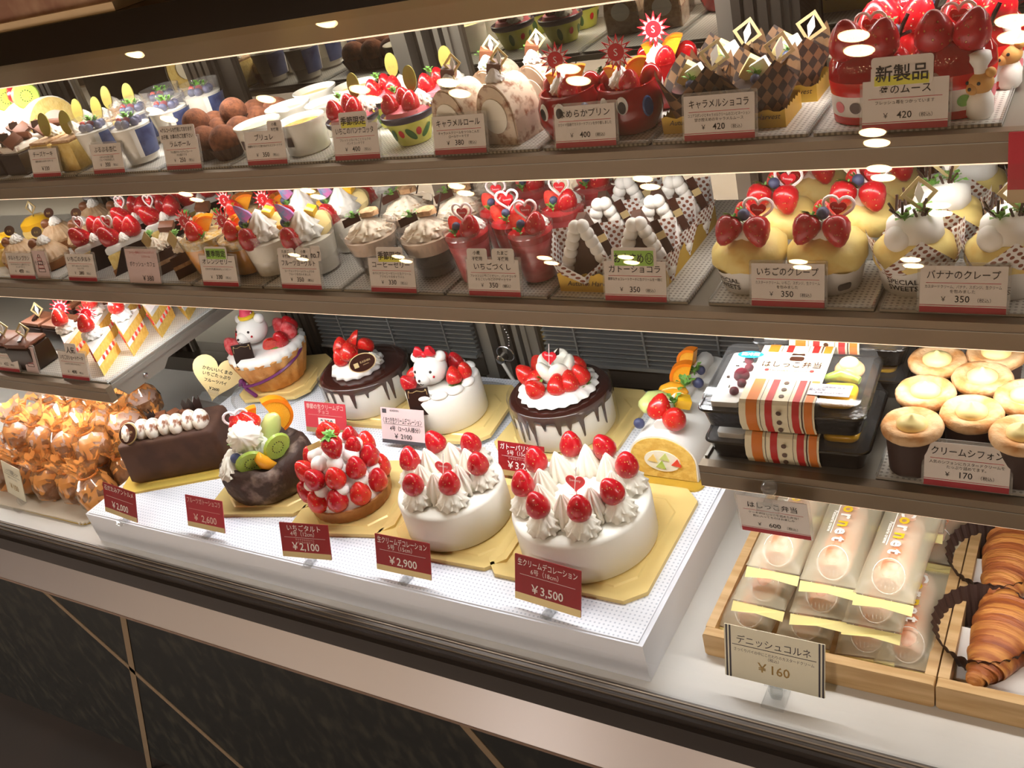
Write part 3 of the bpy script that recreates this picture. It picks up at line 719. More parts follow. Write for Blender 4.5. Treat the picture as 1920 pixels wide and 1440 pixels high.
white_tag((1727, 918), (1889, 937), T3, YL, 'クリームシフォン', ['人気のシフォンにカスタードクリームを', 'たっぷり詰めてます。'], '+ 170 +', L('marked 170 before the chiffon cups'))
# the card hanging from the low right shelf lip on a clear clip
white_tag((1384, 990), (1514, 1003), ZL - .070, YL - .024, 'はしっこ弁当', ['ケーキのはしっこを詰めた弁当！', '数に入ってるのはお楽しみ'], '+ 600 +', L('marked 600 hanging from the low shelf lip under the bento boxes'), tilt=-4, h=.050)
c = aty(1444, 905, YL - .006)
o = root('card_clip'); o.location = (c.x, YL - .006, ZL - .012)
obj('clip_arm', M().box(.022, .004, .012, TR(0, -.016, -.020)).box(.008, .022, .004, TR(0, -.006, -.01)).done('clip_arm', 'clear_thick'), o)
obj('clip_knob', M().ball(.0085, TR(0, -.004, .004)).done('clip_knob', 'clear_thick'), o)
tag(o, 'clear plastic clip gripping the low right shelf lip above the bento card', 'clip')
# red cards among the whole cakes: two bottom corners in the photo fix place, turn and width
def red_tag(p0, p1, level, lines, price, label, h=.050, body='deep_red', foot='gold_pale', txt='white', dz=.010, tilt=22, hand=None, wtxt=None):
    a, b = at(*p0, level + dz), at(*p1, level + dz)
    w_ = (b - a).length; c = (a + b) / 2
    o = root('price_card'); o.location = (c.x, c.y, level); o.rotation_euler = (0, 0, math.atan2(b.y - a.y, b.x - a.x))
    m = M(); Tt = TR(0, 0, dz) @ RX(-tilt)
    m.mat(0).prism(shape_rrect(w_, h, .0006, 1, 0), .0012, Tt @ UP)
    m.mat(1).face([(-w_ / 2, -.0014, 0), (w_ / 2, -.0014, 0), (w_ / 2, -.0014, h * .16), (-w_ / 2, -.0014, h * .16)], Tt)
    F = lambda x, z: Tt @ TR(x, -.0014, z) @ UP
    m.mat(2).text(lines[0], .0098, F(0, h * .79), w_ * .90, bold=.008)
    if len(lines) > 1: m.text(lines[1], .0080, F(-w_ * .04, h * .64), w_ * .5)
    m.face([(-w_ * .42, -.0015, h * .58), (w_ * .42, -.0015, h * .58), (w_ * .42, -.0015, h * .588), (-w_ * .42, -.0015, h * .588)], Tt)
    for i, s_ in enumerate(lines[2:]): m.mat(3).text(s_, .0036, F(0, h * (.50 - .075 * i)), w_ * .8)
    if hand:
        m.mat(4).face([(-w_ * .18, -.0016, h * .22), (w_ * .24, -.0016, h * .22), (w_ * .24, -.0016, h * .50), (-w_ * .18, -.0016, h * .50)], Tt)
        m.mat(5).text(price, .0135, Tt @ TR(w_ * .03, -.0017, h * .27) @ UP, w_ * .38, bold=.01)
    else: m.mat(2).text(price, .0150, F(0, h * .225), w_ * .74, bold=.012)
    obj('card', m.done('card', [body, foot, txt, 'pale_ink', 'card', 'ink'], 0), o)
    s_ = M().box(.020, .0016, dz + .012, TR(0, .004, 0)).box(.014, .022, .002, TR(0, .0, 0)).lathe([(.0065, 0), (.0065, .005)], 14, TR(.002, -.006, .002))
    obj('card_stand', s_.done('card_stand', 'clear_thick'), o)
    return tag(o, label, 'price card', 'red price cards')
red_tag((199, 958), (259, 980), ZP, ['石だたみアントルメ', ''], '￥2,000', 'dark red price card in front of the long chocolate bar cake')
red_tag((354, 985), (423, 1000), ZP, ['フルーツガトーショコラ'], '￥ 2,600', 'pinkish red price card tilted before the fruit topped chocolate cake', body='band_red', txt='pale_ink')
red_tag((532, 1042), (623, 1050), ZP, ['いちごタルト', '4号（12cm）', 'サクサクのタルトに', 'いちごをのせました'], '￥2,100', 'dark red price card in front of the strawberry tower tart')
red_tag((708, 1066), (810, 1088), ZP, ['生クリームデコレーション', '5号（15cm）'], '￥2,900', 'dark red price card before the smaller white cream cake')
red_tag((967, 1120), (1090, 1158), ZP, ['生クリームデコレーション', '6号（18cm）'], '￥3,500', 'dark red price card before the larger white cream cake', h=.058)
red_tag((936, 888), (1022, 902), ZP, ['ガトーパリジャン', '5号（15cm）', 'チョコとクリームのケーキ'], '￥3,200', 'dark red price card behind the larger white cream cake')
red_tag((576, 808), (652, 816), ZP, ['季節の生クリームデコ', 'チョコ', ''], '2500', 'coral red price card with a pasted handwritten 2500', body='rose', txt='pale_ink', hand=1, h=.052)
# handwritten grey card, heart card and the cream cards
a, b = at(722, 838, ZP), at(802, 847, ZP)
o = root('price_card'); o.location = ((a.x + b.x) / 2, (a.y + b.y) / 2, ZP); o.rotation_euler = (0, 0, math.atan2(b.y - a.y, b.x - a.x))
m = M(); Tt = TR(0, 0, .010) @ RX(-22); w_ = (b - a).length; h = .058
m.mat(0).prism(shape_rrect(w_, h, .0006, 1, 0), .0012, Tt @ UP)
m.mat(2).face([(-w_ / 2, -.0014, 0), (w_ / 2, -.0014, 0), (w_ / 2, -.0014, .006), (-w_ / 2, -.0014, .006)], Tt).face([(-w_ * .46, -.0014, h - .009), (-w_ * .36, -.0014, h - .009), (-w_ * .36, -.0014, h - .002), (-w_ * .46, -.0014, h - .002)], Tt)
m.text('KASHIN', .005, Tt @ TR(-w_ * .17, -.0014, h - .006) @ UP, w_ * .3)
m.mat(1).text('くまつき生クリームデコレーション', .011, Tt @ TR(0, -.0014, h * .58) @ UP, w_ * .9, bold=.01).text('4号（2～3人様分）', .009, Tt @ TR(w_ * .05, -.0014, h * .37) @ UP, w_ * .7, bold=.01).text('￥ 2100', .011, Tt @ TR(0, -.0014, h * .15) @ UP, bold=.012)
m.face([(-w_ * .44, -.0014, h * .54), (w_ * .46, -.0014, h * .54), (w_ * .46, -.0014, h * .55), (-w_ * .44, -.0014, h * .55)], Tt)
obj('card', m.done('card', ['pink_card', 'ink', 'grey_ink'], 0), o)
obj('card_stand', M().box(.020, .0016, .022, TR(0, .004, 0)).box(.016, .022, .003, TR(0, 0, 0)).done('card_stand', 'clear_thick'), o)
tag(o, 'grey handwritten price card marked 2100 before the bear cream cake', 'price card')
c = at(398, 752, ZP)
o = root('heart_card'); o.location = c; o.rotation_euler = (0, R(24), R(22))
m = M(); Tt = RX(-24)
m.mat(0).prism([(x, y) for x, y in shape_heart(.098, 40)], .0012, Tt @ TR(0, 0, .050) @ UP)
for i, (s_, z) in enumerate((('かわいいくまの', .058), ('いちごたっぷり', .048), ('フルーツパイ', .036), ('￥2600', .022))): m.mat(1).text(s_, .0085 - .0005 * i, Tt @ TR(0, -.0014, z) @ UP, .066 - .006 * i, bold=.025)
obj('card', m.done('card', ['gold_pale', 'ink'], 0), o)
obj('card_stand', M().box(.05, .02, .006, TR(0, .006, 0)).box(.02, .002, .022, TR(0, .004, 0)).done('card_stand', 'clear_thick'), o)
tag(o, 'gold heart-shaped handwritten card beside the bear pie', 'card')
def cream_tag(p0, p1, level, dz, w_, h, title, subs, price, label, rz=0, stripes=True):
    a = (at(*p0, level + dz) + at(*p1, level + dz)) / 2
    o = root('price_card'); o.location = (a.x, a.y, level); o.rotation_euler = (0, 0, R(rz))
    m = M(); Tt = TR(0, 0, dz) @ RX(-16)
    m.mat(0).prism(shape_rrect(w_, h, .0006, 1, 0), .0012, Tt @ UP)
    F = lambda x, z: Tt @ TR(x, -.0014, z) @ UP
    if stripes:
        for x in (-.485, -.45, .44, .475): m.mat(1).face([(w_ * x, -.0014, 0), (w_ * (x + .018), -.0014, 0), (w_ * (x + .018), -.0014, h), (w_ * x, -.0014, h)], Tt)
    m.mat(1).text(title, .0112, F(0, h * .70), w_ * .74).face([(-w_ * .42, -.0014, h * .645), (w_ * .42, -.0014, h * .645), (w_ * .42, -.0014, h * .657), (-w_ * .42, -.0014, h * .657)], Tt)
    for i, s_ in enumerate(subs): m.mat(3).text(s_, .0045, F(0, h * (.54 - .08 * i)), w_ * .8)
    m.mat(2).text(price, .015, F(0, h * .22), bold=.012)
    obj('card', m.done('card', ['cream_card', 'grey_ink', 'gold_ink', 'soft_ink'], 0), o)
    s_ = M().box(.024, .003, .010, TR(0, .003, dz - .006)).box(.011, .008, dz + .002, TR(0, .004, 0)).box(.024, .030, .004).lathe([(.006, 0), (.008, .010), (.004, .016)], 10, TR(0, .002, dz - .018))
    obj('card_stand', s_.done('card_stand', 'clear_thick'), o)
    return tag(o, label, 'price card')
cream_tag((1378, 1270), (1528, 1302), ZD, .022, .108, .064, 'デニッシュコルネ', ['さっくりパイの中にこだわりのカスタードクリーム', '（税込）'], '￥160', 'cream price card on a clear clip stand before the cornet tray')
cream_tag((8, 927), (58, 936), ZD, .025, .078, .064, 'しっとり黒糖シュー', ['黒糖のやさしい甘さ'], '￥150', 'cream price card before the bagged muffins', rz=-10, stripes=False)
c = aty(1925, 285, .86)
o = root('hanging_card'); o.location = (c.x + .012, .855, Z1 - .052)
m = M().mat(0).prism(shape_rrect(.05, .062, .001, 1, 0), .0012, UP); m.mat(1).face([(-.025, -.0014, 0), (.025, -.0014, 0), (.025, -.0014, .012), (-.025, -.0014, .012)])
obj('card', m.done('card', ['red_ink', 'beige'], 0), o)
obj('card_hook', M().bx(-.008, .008, 0, .028, .052, .0545).done('card_hook', 'clear_thick'), o)
tag(o, 'red card with a beige foot hanging at the lip of the top shelf', 'card')
# ---------------------------------------------------------------- goods of the top and middle shelves
ROWN = ['front row', 'second row', 'third row', 'fourth row', 'back row']
def side(i, n): return {1: ['']}.get(n, ['left', 'right'] if n == 2 else (['left', 'middle', 'right'] if n == 3 else ['first from the left', 'second from the left', 'third from the left', 'fourth from the left'][:n]))[i]
def grid(proto, xs, ys, z, text, cat, group, dx=0.0, rz=0, jz=4, jx=.003, s=1, skip=()):
    k = 0
    for r_, y in enumerate(ys):
        for i, x in enumerate(xs):
            if (r_, i) in skip: continue
            lab = text + ', ' + ROWN[r_] + ((' ' + side(i, len(xs))) if len(xs) > 1 else '')
            put(proto, (x + dx * r_ + random.uniform(-jx, jx), y + random.uniform(-jx, jx), z), rz + random.uniform(-jz, jz), lab, cat, group, s)
            k += 1
# --- A: cream roll cake with fruit on top, at the back of the far left
def D_poly(w_, h, n=16, flat=.0):
    p = [(-w_ / 2, 0), (w_ / 2, 0)]
    for i in range(n + 1):
        a = math.pi * i / n
        p.append((w_ / 2 * 1.04 * math.cos(a), h * (.30 + .70 * math.sin(a)) if False else h * .42 + h * .58 * math.sin(a)))
    return p
o = root('roll_cake'); AX = TR(0, 0, 0) @ RZ(90) @ RX(90)     # profile in yz, length along +x
obj('cream_coat', M().prism(D_poly(.085, .078), .22, AX).done('cream_coat', 'cream_white', 50), o)
e = obj('cut_face', M().prism(D_poly(.082, .075), .003, TR(.2195, 0, .001) @ AX).done('cut_face', 'sponge_pale', 50), o)
obj('cream_filling', M().prism(shape_ell(.024, .021), .002, TR(.222, 0, .036) @ AX).done('cream_filling', 'cream', 50), e)
for i in range(4):
    straw(o, (.03 + .05 * i, -.012, .078), .026, (0, 0, 30 * i), leaf=False)
    obj('kiwi_slice', m_kiwi(), o, (.055 + .05 * i, -.014, .086), (0, 0, 70), .040)
put(o, (-1.845, 1.035, S1), 0, 'cream roll cake topped with strawberries and kiwi behind the chocolate cakes', 'cake', None, 1.15)
# --- B: dark chocolate squares
o = root('chocolate_cake')
obj('cake_body', M().box(.052, .048, .036, bv=.003).done('cake_body', 'choc_dark'), o)
obj('cream_top', M().box(.050, .046, .012, TR(0, 0, .036), bv=.004).done('cream_top', 'cocoa_cream'), o)
for i, (x, y, rx, ry) in enumerate(((-.012, -.008, 20, 30), (.010, .006, -30, 10), (.014, -.014, 40, -20))):
    obj('chocolate_shard', m_block('choc_milk', .026, .018, .008), o, (x, y, .052), (rx, ry, 40 * i))
obj('chocolate_plaque', M().box(.016, .002, .02).done('chocolate_plaque', 'choc_dark'), o, (-.004, -.018, .048), (-20, 0, 20))
grid(o, (-1.612, -1.548), (.928, .992), S1, 'dark chocolate cake square with cream and chocolate shards', 'cake', 'chocolate squares on the top shelf')
# --- C: cheese cakes with an oval plaque
o = root('cheese_cake')
obj('cake_body', M().prism([(-.022, -.03), (.022, -.03), (.024, .03), (-.024, .03)], .046, bv=.003).done('cake_body', 'sponge_pale'), o)
obj('baked_top', M().box(.043, .058, .004, TR(0, 0, .046), bv=.0015).done('baked_top', 'caramel_sponge'), o)
obj('cream_swirl', m_rosette(), o, (0, .008, .049), (0, 0, 0), .024)
pick(o, 'oval', (0, -.006, .052), (-12, 0, 8), 1.15)
grid(o, (-1.462, -1.408), (.935, 1.000, 1.066), S1, 'yellow cheese cake slice with an oval plaque', 'cake', 'cheese cakes on the top shelf')
o = root('chestnut_cake')
obj('cake_body', M().lathe([(.022, 0), (.026, .012), (.022, .02)], 20).done('cake_body', 'tart_shell'), o)
obj('shredded_cream', M().lathe([(.024, .018), (.022, .03), (.012, .042), (0, .046)], 40, amp=.08, k=16, tw=3).done('shredded_cream', 'chestnut_cream'), o)
put(o, (-1.372, 1.045, S1), 0, 'orange chestnut cream cake behind the almond pudding cups', 'cake')
# --- D: almond pudding cups
o = root('pudding_cup')
obj('plastic_cup', cup('cup_clear', .021, .0295, .068), o)
obj('white_pudding', M().lathe([(.0195, .003), (.0268, .052), (0, .053)], 28, capped=False).done('white_pudding', 'pudding'), o)
lb = M()
lb.lathe([(.0254, .012), (.0299, .050)], 8, a0=-28, a1=48, capped=False)
l_ = obj('blue_label', lb.done('blue_label', 'label_blue'), o)
obj('label_strip', M().lathe([(.0256, .012), (.0298, .050)], 4, a0=-42, a1=-28, capped=False).done('label_strip', 'white'), l_)
for i in range(6): berry(o, (.013 * math.cos(i * 1.05), .013 * math.sin(i * 1.05), .057), .012)
berry(o, (.003, -.004, .060), .011, 'raspberry'); sprig(o, (-.004, .002, .062), .022, 30); sprig(o, (.006, .004, .062), .018, 200)
obj('red_currant', m_ball('strawberry_bright', 8), o, (-.008, -.008, .062), (0, 0, 0), .008)
grid(o, (-1.350, -1.264), (.934, 1.004, 1.070), S1, 'almond pudding cup with berries and a blue label', 'dessert cup', 'almond pudding cups on the top shelf', dx=.008, s=1.08)
# --- E: rum balls in brown cases
o = root('rum_ball')
def rb():
    m = M().ball(.0195, TR(0, 0, .022), 20)
    return m.done('ball', 'cocoa', 80)
obj('cocoa_ball', rb(), o)
obj('paper_case', M().lathe([(.012, 0), (.015, .001), (.0215, .016)], 40, amp=.05, k=20, capped=False).done('paper_case', 'paper_brown', 20), o)
grid(o, (-1.160, -1.115, -1.076), (.930, .966, 1.004, 1.044), S1, 'cocoa dusted rum ball in a brown paper case', 'sweet', 'rum balls on the top shelf', s=1.12)
k = 0
for x, y in ((-1.138, .948), (-1.098, .985)):
    put(o, (x, y, S1 + .026), 50, 'rum ball resting on top of the others, ' + ['nearer the price card', 'further back'][k], 'sweet', 'rum balls on the top shelf'); k += 1
# --- F: ramekins
o = root('ramekin')
m = M().lathe([(.024, 0), (.027, .002), (.0285, .030), (.0285, .036), (.031, .0395), (.0305, .041), (.0275, .0385), (.0262, .031), (0, .031)], 56, amp=.006, k=28, capped=False)
obj('porcelain_cup', m.done('porcelain_cup', 'porcelain', 60), o)
obj('custard_top', M().lathe([(0, .0335), (.0265, .0335)], 28, capped=False).done('custard_top', 'custard'), o)
obj('brand_stamp', M().lathe([(.0283, .014), (.0290, .026)], 5, a0=-112, a1=-86, capped=False).done('brand_stamp', 'choc'), o)
grid(o, (-1.010, -.932), (.940, 1.010, 1.080), S1, 'white porcelain ramekin of custard', 'ramekin', 'ramekins on the top shelf', dx=-.006, jz=2, skip=((0, 1),), s=1.06)
o2 = copy_tree(o)
for c_ in o2.children:
    if c_.name.startswith('custard'): c_.data = mesh('brul', lambda: M().lathe([(0, .0335), (.0265, .0335)], 28, capped=False).done('brulee_top', 'brulee'))
put(o2, (-.932, .940, S1), 3, 'white ramekin with an orange caramel top, front row right', 'ramekin', 'ramekins on the top shelf', 1.06)
# --- G: panna cotta cups
o = root('panna_cotta_cup')
obj('paper_cup', M().lathe([(.018, 0), (.0205, .001), (.031, .030), (.033, .036), (.0315, .0365), (.0195, .004), (0, .004)], 32, capped=False).done('paper_cup', 'lime_cup'), o)
obj('black_rim', M().lathe([(.0316, .0305), (.0345, .0335), (.0350, .0385), (.0335, .0395), (.031, .036)], 32, capped=False).done('black_rim', 'black_rim'), o)
for a, rz_ in ((-120, 30), (-66, -35), (-20, 40), (60, 0), (150, 20)): obj('printed_leaf', wrap(M().prism(shape_ell(.0040, .0095), .0002, TR(0, 0, .016) @ RY(rz_) @ UP), .0205, .35, a).done('printed_leaf', 'leaf_dark', 0), o)
for a in (-92, -44, 20): obj('printed_berry', wrap(M().prism(shape_ell(.0036, .0052), .0002, TR(0, 0, .018) @ UP), .0205, .35, a).done('printed_berry', 'red_gloss', 0), o)
obj('pink_mousse', M().lathe([(.029, .033), (.026, .043), (0, .048)], 24, capped=False).done('pink_mousse', 'pink_mousse'), o)
for i, (x, y, rz_) in enumerate(((-.014, -.012, 0), (.012, -.012, 60), (-.004, .010, 120))):
    straw(o, (x, y, .040), .023, (random.uniform(-25, 15), random.uniform(-20, 20), rz_), leaf=(i != 0))
rosette(o, (.017, .010, .040), .026)
pick(o, 'oval', (.012, .004, .060), (-8, 0, -6), .95)
sprig(o, (-.012, .002, .062), .018)
grid(o, (-.850, -.764), (.946, 1.022), S1, 'green printed cup of strawberry panna cotta', 'dessert cup', 'panna cotta cups on the top shelf', dx=.008, rz=10)
# --- H: caramel rolls
o = root('caramel_roll')
FX = TR(0, .024, 0) @ RX(90)                                   # profile in xz, length along -y
obj('roll_coat', M().prism(D_poly(.052, .070), .048, FX).done('roll_coat', 'roll_coat', 50), o)
c_ = obj('cut_face', M().prism(D_poly(.049, .066), .002, TR(0, -.0235, .0015) @ RX(90)).done('cut_face', 'roll_coat', 50), o)
obj('cream_filling', M().prism(shape_ell(.018, .020), .0015, TR(0, -.0252, .034) @ RX(90)).done('cream_filling', 'cream', 50), c_)
c_ = obj('cut_face', M().prism(D_poly(.049, .066), .002, TR(0, .0255, .0015) @ RX(90)).done('cut_face', 'caramel_sponge', 50), o)
obj('cream_filling', M().prism(shape_ell(.0145, .013), .0015, TR(0, .0268, .032) @ RX(90)).done('cream_filling', 'cream', 50), c_)
obj('film_wrap', M().bx(-.027, .027, -.027, .027, .001, .030).done('film_wrap', 'cake_film'), o)
obj('cream_swirl', m_rosette('cream_white'), o, (0, -.010, .068), (0, 0, 0), .022)
obj('chocolate_cube', m_block('choc_milk', .016, .016, .014), o, (-.004, -.004, .076), (10, 15, 30))
pick(o, 'diamond', (.008, -.008, .078), (-15, 0, 12), .95)
sprig(o, (-.012, .004, .076), .024, 60)
grid(o, (-.672, -.608), (.935, 1.002), S1, 'caramel roll slice with cocoa and a chocolate cube', 'cake', 'caramel rolls on the top shelf', dx=.012, rz=-6)
# --- I: red face mugs
o = root('dessert_mug')
m = M().lathe([(.020, 0), (.026, .003), (.0315, .018), (.031, .032), (.027, .041), (.0275, .044), (.025, .044), (.022, .034), (.02, .010), (0, .010)], 36, capped=False)
obj('mug_body', m.done('mug_body', 'red_glaze', 60), o)
obj('mug_ear', M().ball(.011, TR(-.020, .012, .043) @ RY(-20), 14, sz=1.15, sy=.6).done('mug_ear', 'red_glaze', 80), o)
obj('mug_ear', M().ball(.011, TR(.020, .012, .043) @ RY(20), 14, sz=1.15, sy=.6).done('mug_ear', 'red_glaze', 80), o)
for x in (-.014, .004):
    e_ = obj('painted_eye', M().lathe([(0, .002), (.0055, .0015), (.007, 0)], 16, TR(x, -math.sqrt(.030 ** 2 - x * x) - .0005, .031) @ RZ(math.degrees(math.asin(x / .03))) @ RX(90) @ SC(.8, 1.25, 1), capped=False).done('painted_eye', 'white'), o)
    obj('pupil', M().lathe([(0, .0028), (.0045, .0022), (.0048, 0)], 14, TR(x, -math.sqrt(.030 ** 2 - x * x) - .0006, .030) @ RZ(math.degrees(math.asin(x / .03))) @ RX(90) @ SC(.8, 1.25, 1), capped=False).done('pupil', 'ink'), e_)
obj('painted_spot', M().lathe([(0, .002), (.0055, .0016), (.0065, 0)], 14, TR(.0245, -.0195, .026) @ RZ(52) @ RX(90) @ SC(.9, 1.5, 1), capped=False).done('painted_spot', 'blue_spot'), o)
rosette(o, (-.002, -.004, .042), .024, mt='cream_white')
straw(o, (.006, -.012, .040), .020, (20, 20, 0)); obj('orange_slice', m_orange(), o, (.014, .004, .050), (0, -60, 20), .030)
obj('orange_slice', m_orange(), o, (-.015, .003, .048), (0, 65, -10), .024)
pick(o, 'sun', (-.002, -.008, .056), (-6, 0, 6), 1.0)
grid(o, (-.532, -.462), (.940, 1.018), S1, 'red mug with painted eyes and a red sun pick', 'dessert mug', 'red face mugs on the top shelf', dx=.012, s=1.14, rz=4, skip=((1, 0),))
# --- J: checked paper cups in gold trays
def petals(mt, n, r0, r1, h0, h1, a0=0):
    def fn(a, q, z, t):
        u = abs(((a - a0) * n / (2 * math.pi)) % 1 - .5) * 2
        return (q, z + t * (h1 - h0) * u)
    m = M(); m.lathe([(r0, 0), (r0 + (r1 - r0) * .35, h0 * .5), (r1, h0)], n * 8, capped=False, fn=lambda a, q, z, t: fn(a, q, z, max(0, t * 2 - 1)))
    return m
o = root('checked_cup')
obj('paper_cup', petals('check_paper', 4, .021, .038, .036, .062, R(45)).done('paper_cup', 'check_paper', 60), o)
obj('chocolate_mousse', M().lathe([(.019, .002), (.027, .028), (.024, .036), (0, .040)], 24, capped=False).done('chocolate_mousse', 'choc_dark'), o)
obj('melon_piece', m_block('custard', .024, .010, .022), o, (-.010, .002, .036), (10, 35, 20))
obj('cream_piece', m_block('cream', .016, .010, .020), o, (.010, -.004, .038), (0, -25, 10))
pick(o, 'diamond', (.014, .004, .044), (-10, 20, 30), 1.2); sprig(o, (.004, -.012, .044), .020, 30)
berry(o, (.002, -.014, .042), .010)
o.location.z = 5
gt = root('gold_tray')
m = M().box(.128, .056, .001)
def wavy(m, x0, y0, x1, y1, h, n=24):
    vs = []
    for i in range(n + 1):
        t = i / n; vs += [(x0 + (x1 - x0) * t, y0 + (y1 - y0) * t, .001), (x0 + (x1 - x0) * t, y0 + (y1 - y0) * t, h + .0016 * math.sin(i * 1.6))]
    m.add(vs, [(2 * i, 2 * i + 2, 2 * i + 3, 2 * i + 1) for i in range(n)])
    return m
for q in ((-.064, -.028, .064, -.028), (.064, -.028, .064, .028), (.064, .028, -.064, .028), (-.064, .028, -.064, -.028)): wavy(m, *q, .017)
b_ = obj('tray_body', m.done('tray_body', 'gold_matte'), gt)
obj('tray_script', M().text('Autumn Harvest', .0075, TR(-.03, -.0286, .009) @ UP, shear=.35).text('Autumn Harvest', .0075, TR(.034, -.0286, .009) @ UP, shear=.35).done('tray_script', 'ink', 0), b_)
for r_, (y, dx) in enumerate(((.945, 0), (1.015, .012))):
    put(gt, (-.353 + dx, y, S1), 0, 'shallow gold paper tray holding two brown checked cups, ' + ['front row', 'back row'][r_], 'tray', 'gold trays on the top shelf')
    for i, x in enumerate((-.386, -.320)):
        put(o, (x + dx, y, S1 + .0012), random.uniform(-8, 8), 'brown checked paper cup of chocolate mousse, %s %s' % (['front row', 'back row'][r_], ['left', 'right'][i]), 'dessert cup', 'checked cups on the top shelf', 1.05)
# --- K: strawberry mousse cups
o = root('mousse_cup')
m = M()
m.mat(0).lathe([(.028, 0), (.031, .001), (.0316, .008)], 32, capped=False).mat(1).lathe([(.0316, .008), (.0325, .026)], 32, capped=False).mat(0).lathe([(.0325, .026), (.0335, .038), (.031, .040), (.028, .036), (0, .036)], 32, capped=False)
pc = obj('printed_cup', m.done('printed_cup', ['red_gloss', 'card'], 60), o)
for a, mt in ((-128, 'pink_mousse'), (-100, 'choc'), (-72, 'leaf'), (-44, 'choc'), (-16, 'pink_mousse')): obj('printed_mark', wrap(M().prism(shape_ell(.0052, .0050), .0002, TR(0, 0, .0165) @ UP), .0313, .05, a).done('printed_mark', mt, 0), pc)
obj('mousse_dome', M().lathe([(.0335, .038), (.0325, .050), (.024, .062), (.010, .068), (0, .069)], 32, capped=False).done('mousse_dome', 'red_glaze', 80), o)
straw(o, (.012, -.014, .056), .030, (15, 15, 0), leaf=True); straw(o, (-.013, -.010, .056), .032, (10, -20, 60), half=False)
straw(o, (.004, .014, .060), .030, (-20, 10, 40), leaf=True)
pick(o, 'heart', (.004, -.004, .068), (-4, 0, -4), .85)
berry(o, (.022, .004, .070), .010); sprig(o, (.020, -.006, .076), .020)
obj('chocolate_lattice', M().tube([(.024, 0, .060), (.030, -.004, .076), (.034, -.002, .084)], .0018, 5).tube([(.026, 0, .066), (.036, -.004, .070)], .0016, 5).done('chocolate_lattice', 'choc_dark'), o)
grid(o, (-.213, -.140), (.940, 1.012), S1, 'strawberry mousse cup with a white printed band and heart pick', 'dessert cup', 'strawberry mousse cups on the top shelf', dx=.012, s=1.06)
o = root('bear_figure')
obj('bear_body', M().lathe([(.009, 0), (.0115, .004), (.0115, .016), (.008, .024), (0, .026)], 18, capped=False).done('bear_body', 'bear_white', 80), o)
h_ = obj('bear_head', M().ball(.0115, TR(0, 0, .030), 16, sz=.9).ball(.0045, TR(-.009, .001, .039)).ball(.0045, TR(.009, .001, .039)).ball(.0055, TR(-.002, -.0085, .0275), 10).done('bear_head', 'bear_tan', 80), o)
obj('bear_face', M().ball(.0016, TR(-.0060, -.0094, .0325), 8).ball(.0016, TR(.0040, -.0098, .0325), 8).ball(.0016, TR(-.002, -.0138, .0285), 8).done('bear_face', 'ink', 80), h_)
obj('cook_hat', M().lathe([(.0055, .038), (.006, .044), (.0095, .050), (.0085, .056), (0, .058)], 16, capped=False).done('cook_hat', 'white', 80), o)
put(o, (-.118, .914, S1), -20, 'small tan bear figure with a white cook hat, before the mousse cups', 'figure', 'bear figures')
put(o, (-.104, .990, S1), -20, 'small tan bear figure with a white cook hat, behind the first bear', 'figure', 'bear figures')
put(o, (-.172, .976, S1), 10, 'small bear figure peeking between the mousse cups', 'figure', 'bear figures')
# ======================================================= middle shelf
# --- a: chestnut cream tarts
o = root('chestnut_tart')
obj('tart_shell', M().lathe([(.024, 0), (.030, .002), (.033, .016), (.029, .016), (0, .014)], 40, amp=.02, k=20, capped=False).done('tart_shell', 'tart_shell'), o)
obj('chestnut_cream', M().lathe([(.031, .014), (.033, .020), (.027, .030), (.016, .042), (0, .047)], 60, amp=.06, k=22, tw=4, capped=False).done('chestnut_cream', 'chestnut_cream'), o)
rosette(o, (.006, 0, .042), .022, mt='cream_white'); obj('chestnut', m_ball('chestnut'), o, (-.010, -.008, .045), (0, 0, 0), (.020, .018, .020))
obj('oval_plaque', m_oval_pick('choc_gloss', .012, .009), o, (.002, -.004, .056), (-25, 0, 10), .95)
grid(o, (-1.630, -1.550), (.888, .962, 1.036), S2, 'chestnut cream tart with a chestnut and dark plaque', 'cake', 'chestnut tarts on the middle shelf', dx=.012)
o = root('mango_cake')
obj('cake_body', M().lathe([(.030, 0), (.031, .025), (.028, .03), (0, .03)], 24, capped=False).done('cake_body', 'sponge_pale'), o)
obj('mango_top', M().lathe([(.029, .029), (.028, .040), (.016, .048), (0, .050)], 20, rough=.05, capped=False).done('mango_top', 'mango'), o)
pick(o, 'diamond', (.006, -.004, .05), (-10, 0, 10))
grid(o, (-1.705,), (.905, .985), S2, 'yellow mango cake left of the chestnut tarts', 'cake', 'mango cakes on the middle shelf')
# --- b: strawberry tart wedges
def wedge(r, h, ang, T=I4, m=None, bv=0):
    m = m or M()
    p = [(0, 0)] + [(r * math.cos(R(90 - ang / 2 + ang * i / 6)), r * math.sin(R(90 - ang / 2 + ang * i / 6))) for i in range(7)]
    return m.prism(p, h, T, bv)
o = root('tart_wedge')
obj('tart_base', wedge(.076, .010, 44, TR(0, -.040, 0)).done('tart_base', 'tart_shell'), o)
obj('custard_layer', wedge(.074, .024, 42, TR(0, -.038, .010), bv=.002).done('custard_layer', 'sponge_pale'), o)
obj('cream_layer', wedge(.074, .012, 42, TR(0, -.038, .034), bv=.003).done('cream_layer', 'cream_white'), o)
obj('paper_sides', M().add([(0, -.0405, 0), (.030, .032, 0), (.030, .032, .036), (.0105, -.016, .038), (-.030, .032, 0), (-.030, .032, .036), (-.0105, -.016, .038)], [(0, 1, 2, 3), (0, 6, 5, 4)]).done('paper_sides', 'choc_dark', 0), o)
straw(o, (-.004, -.010, .044), .031, (24, -12, 0)); straw(o, (.014, .012, .046), .030, (0, 10, 50)); straw(o, (-.010, .022, .046), .030, (0, -10, 90))
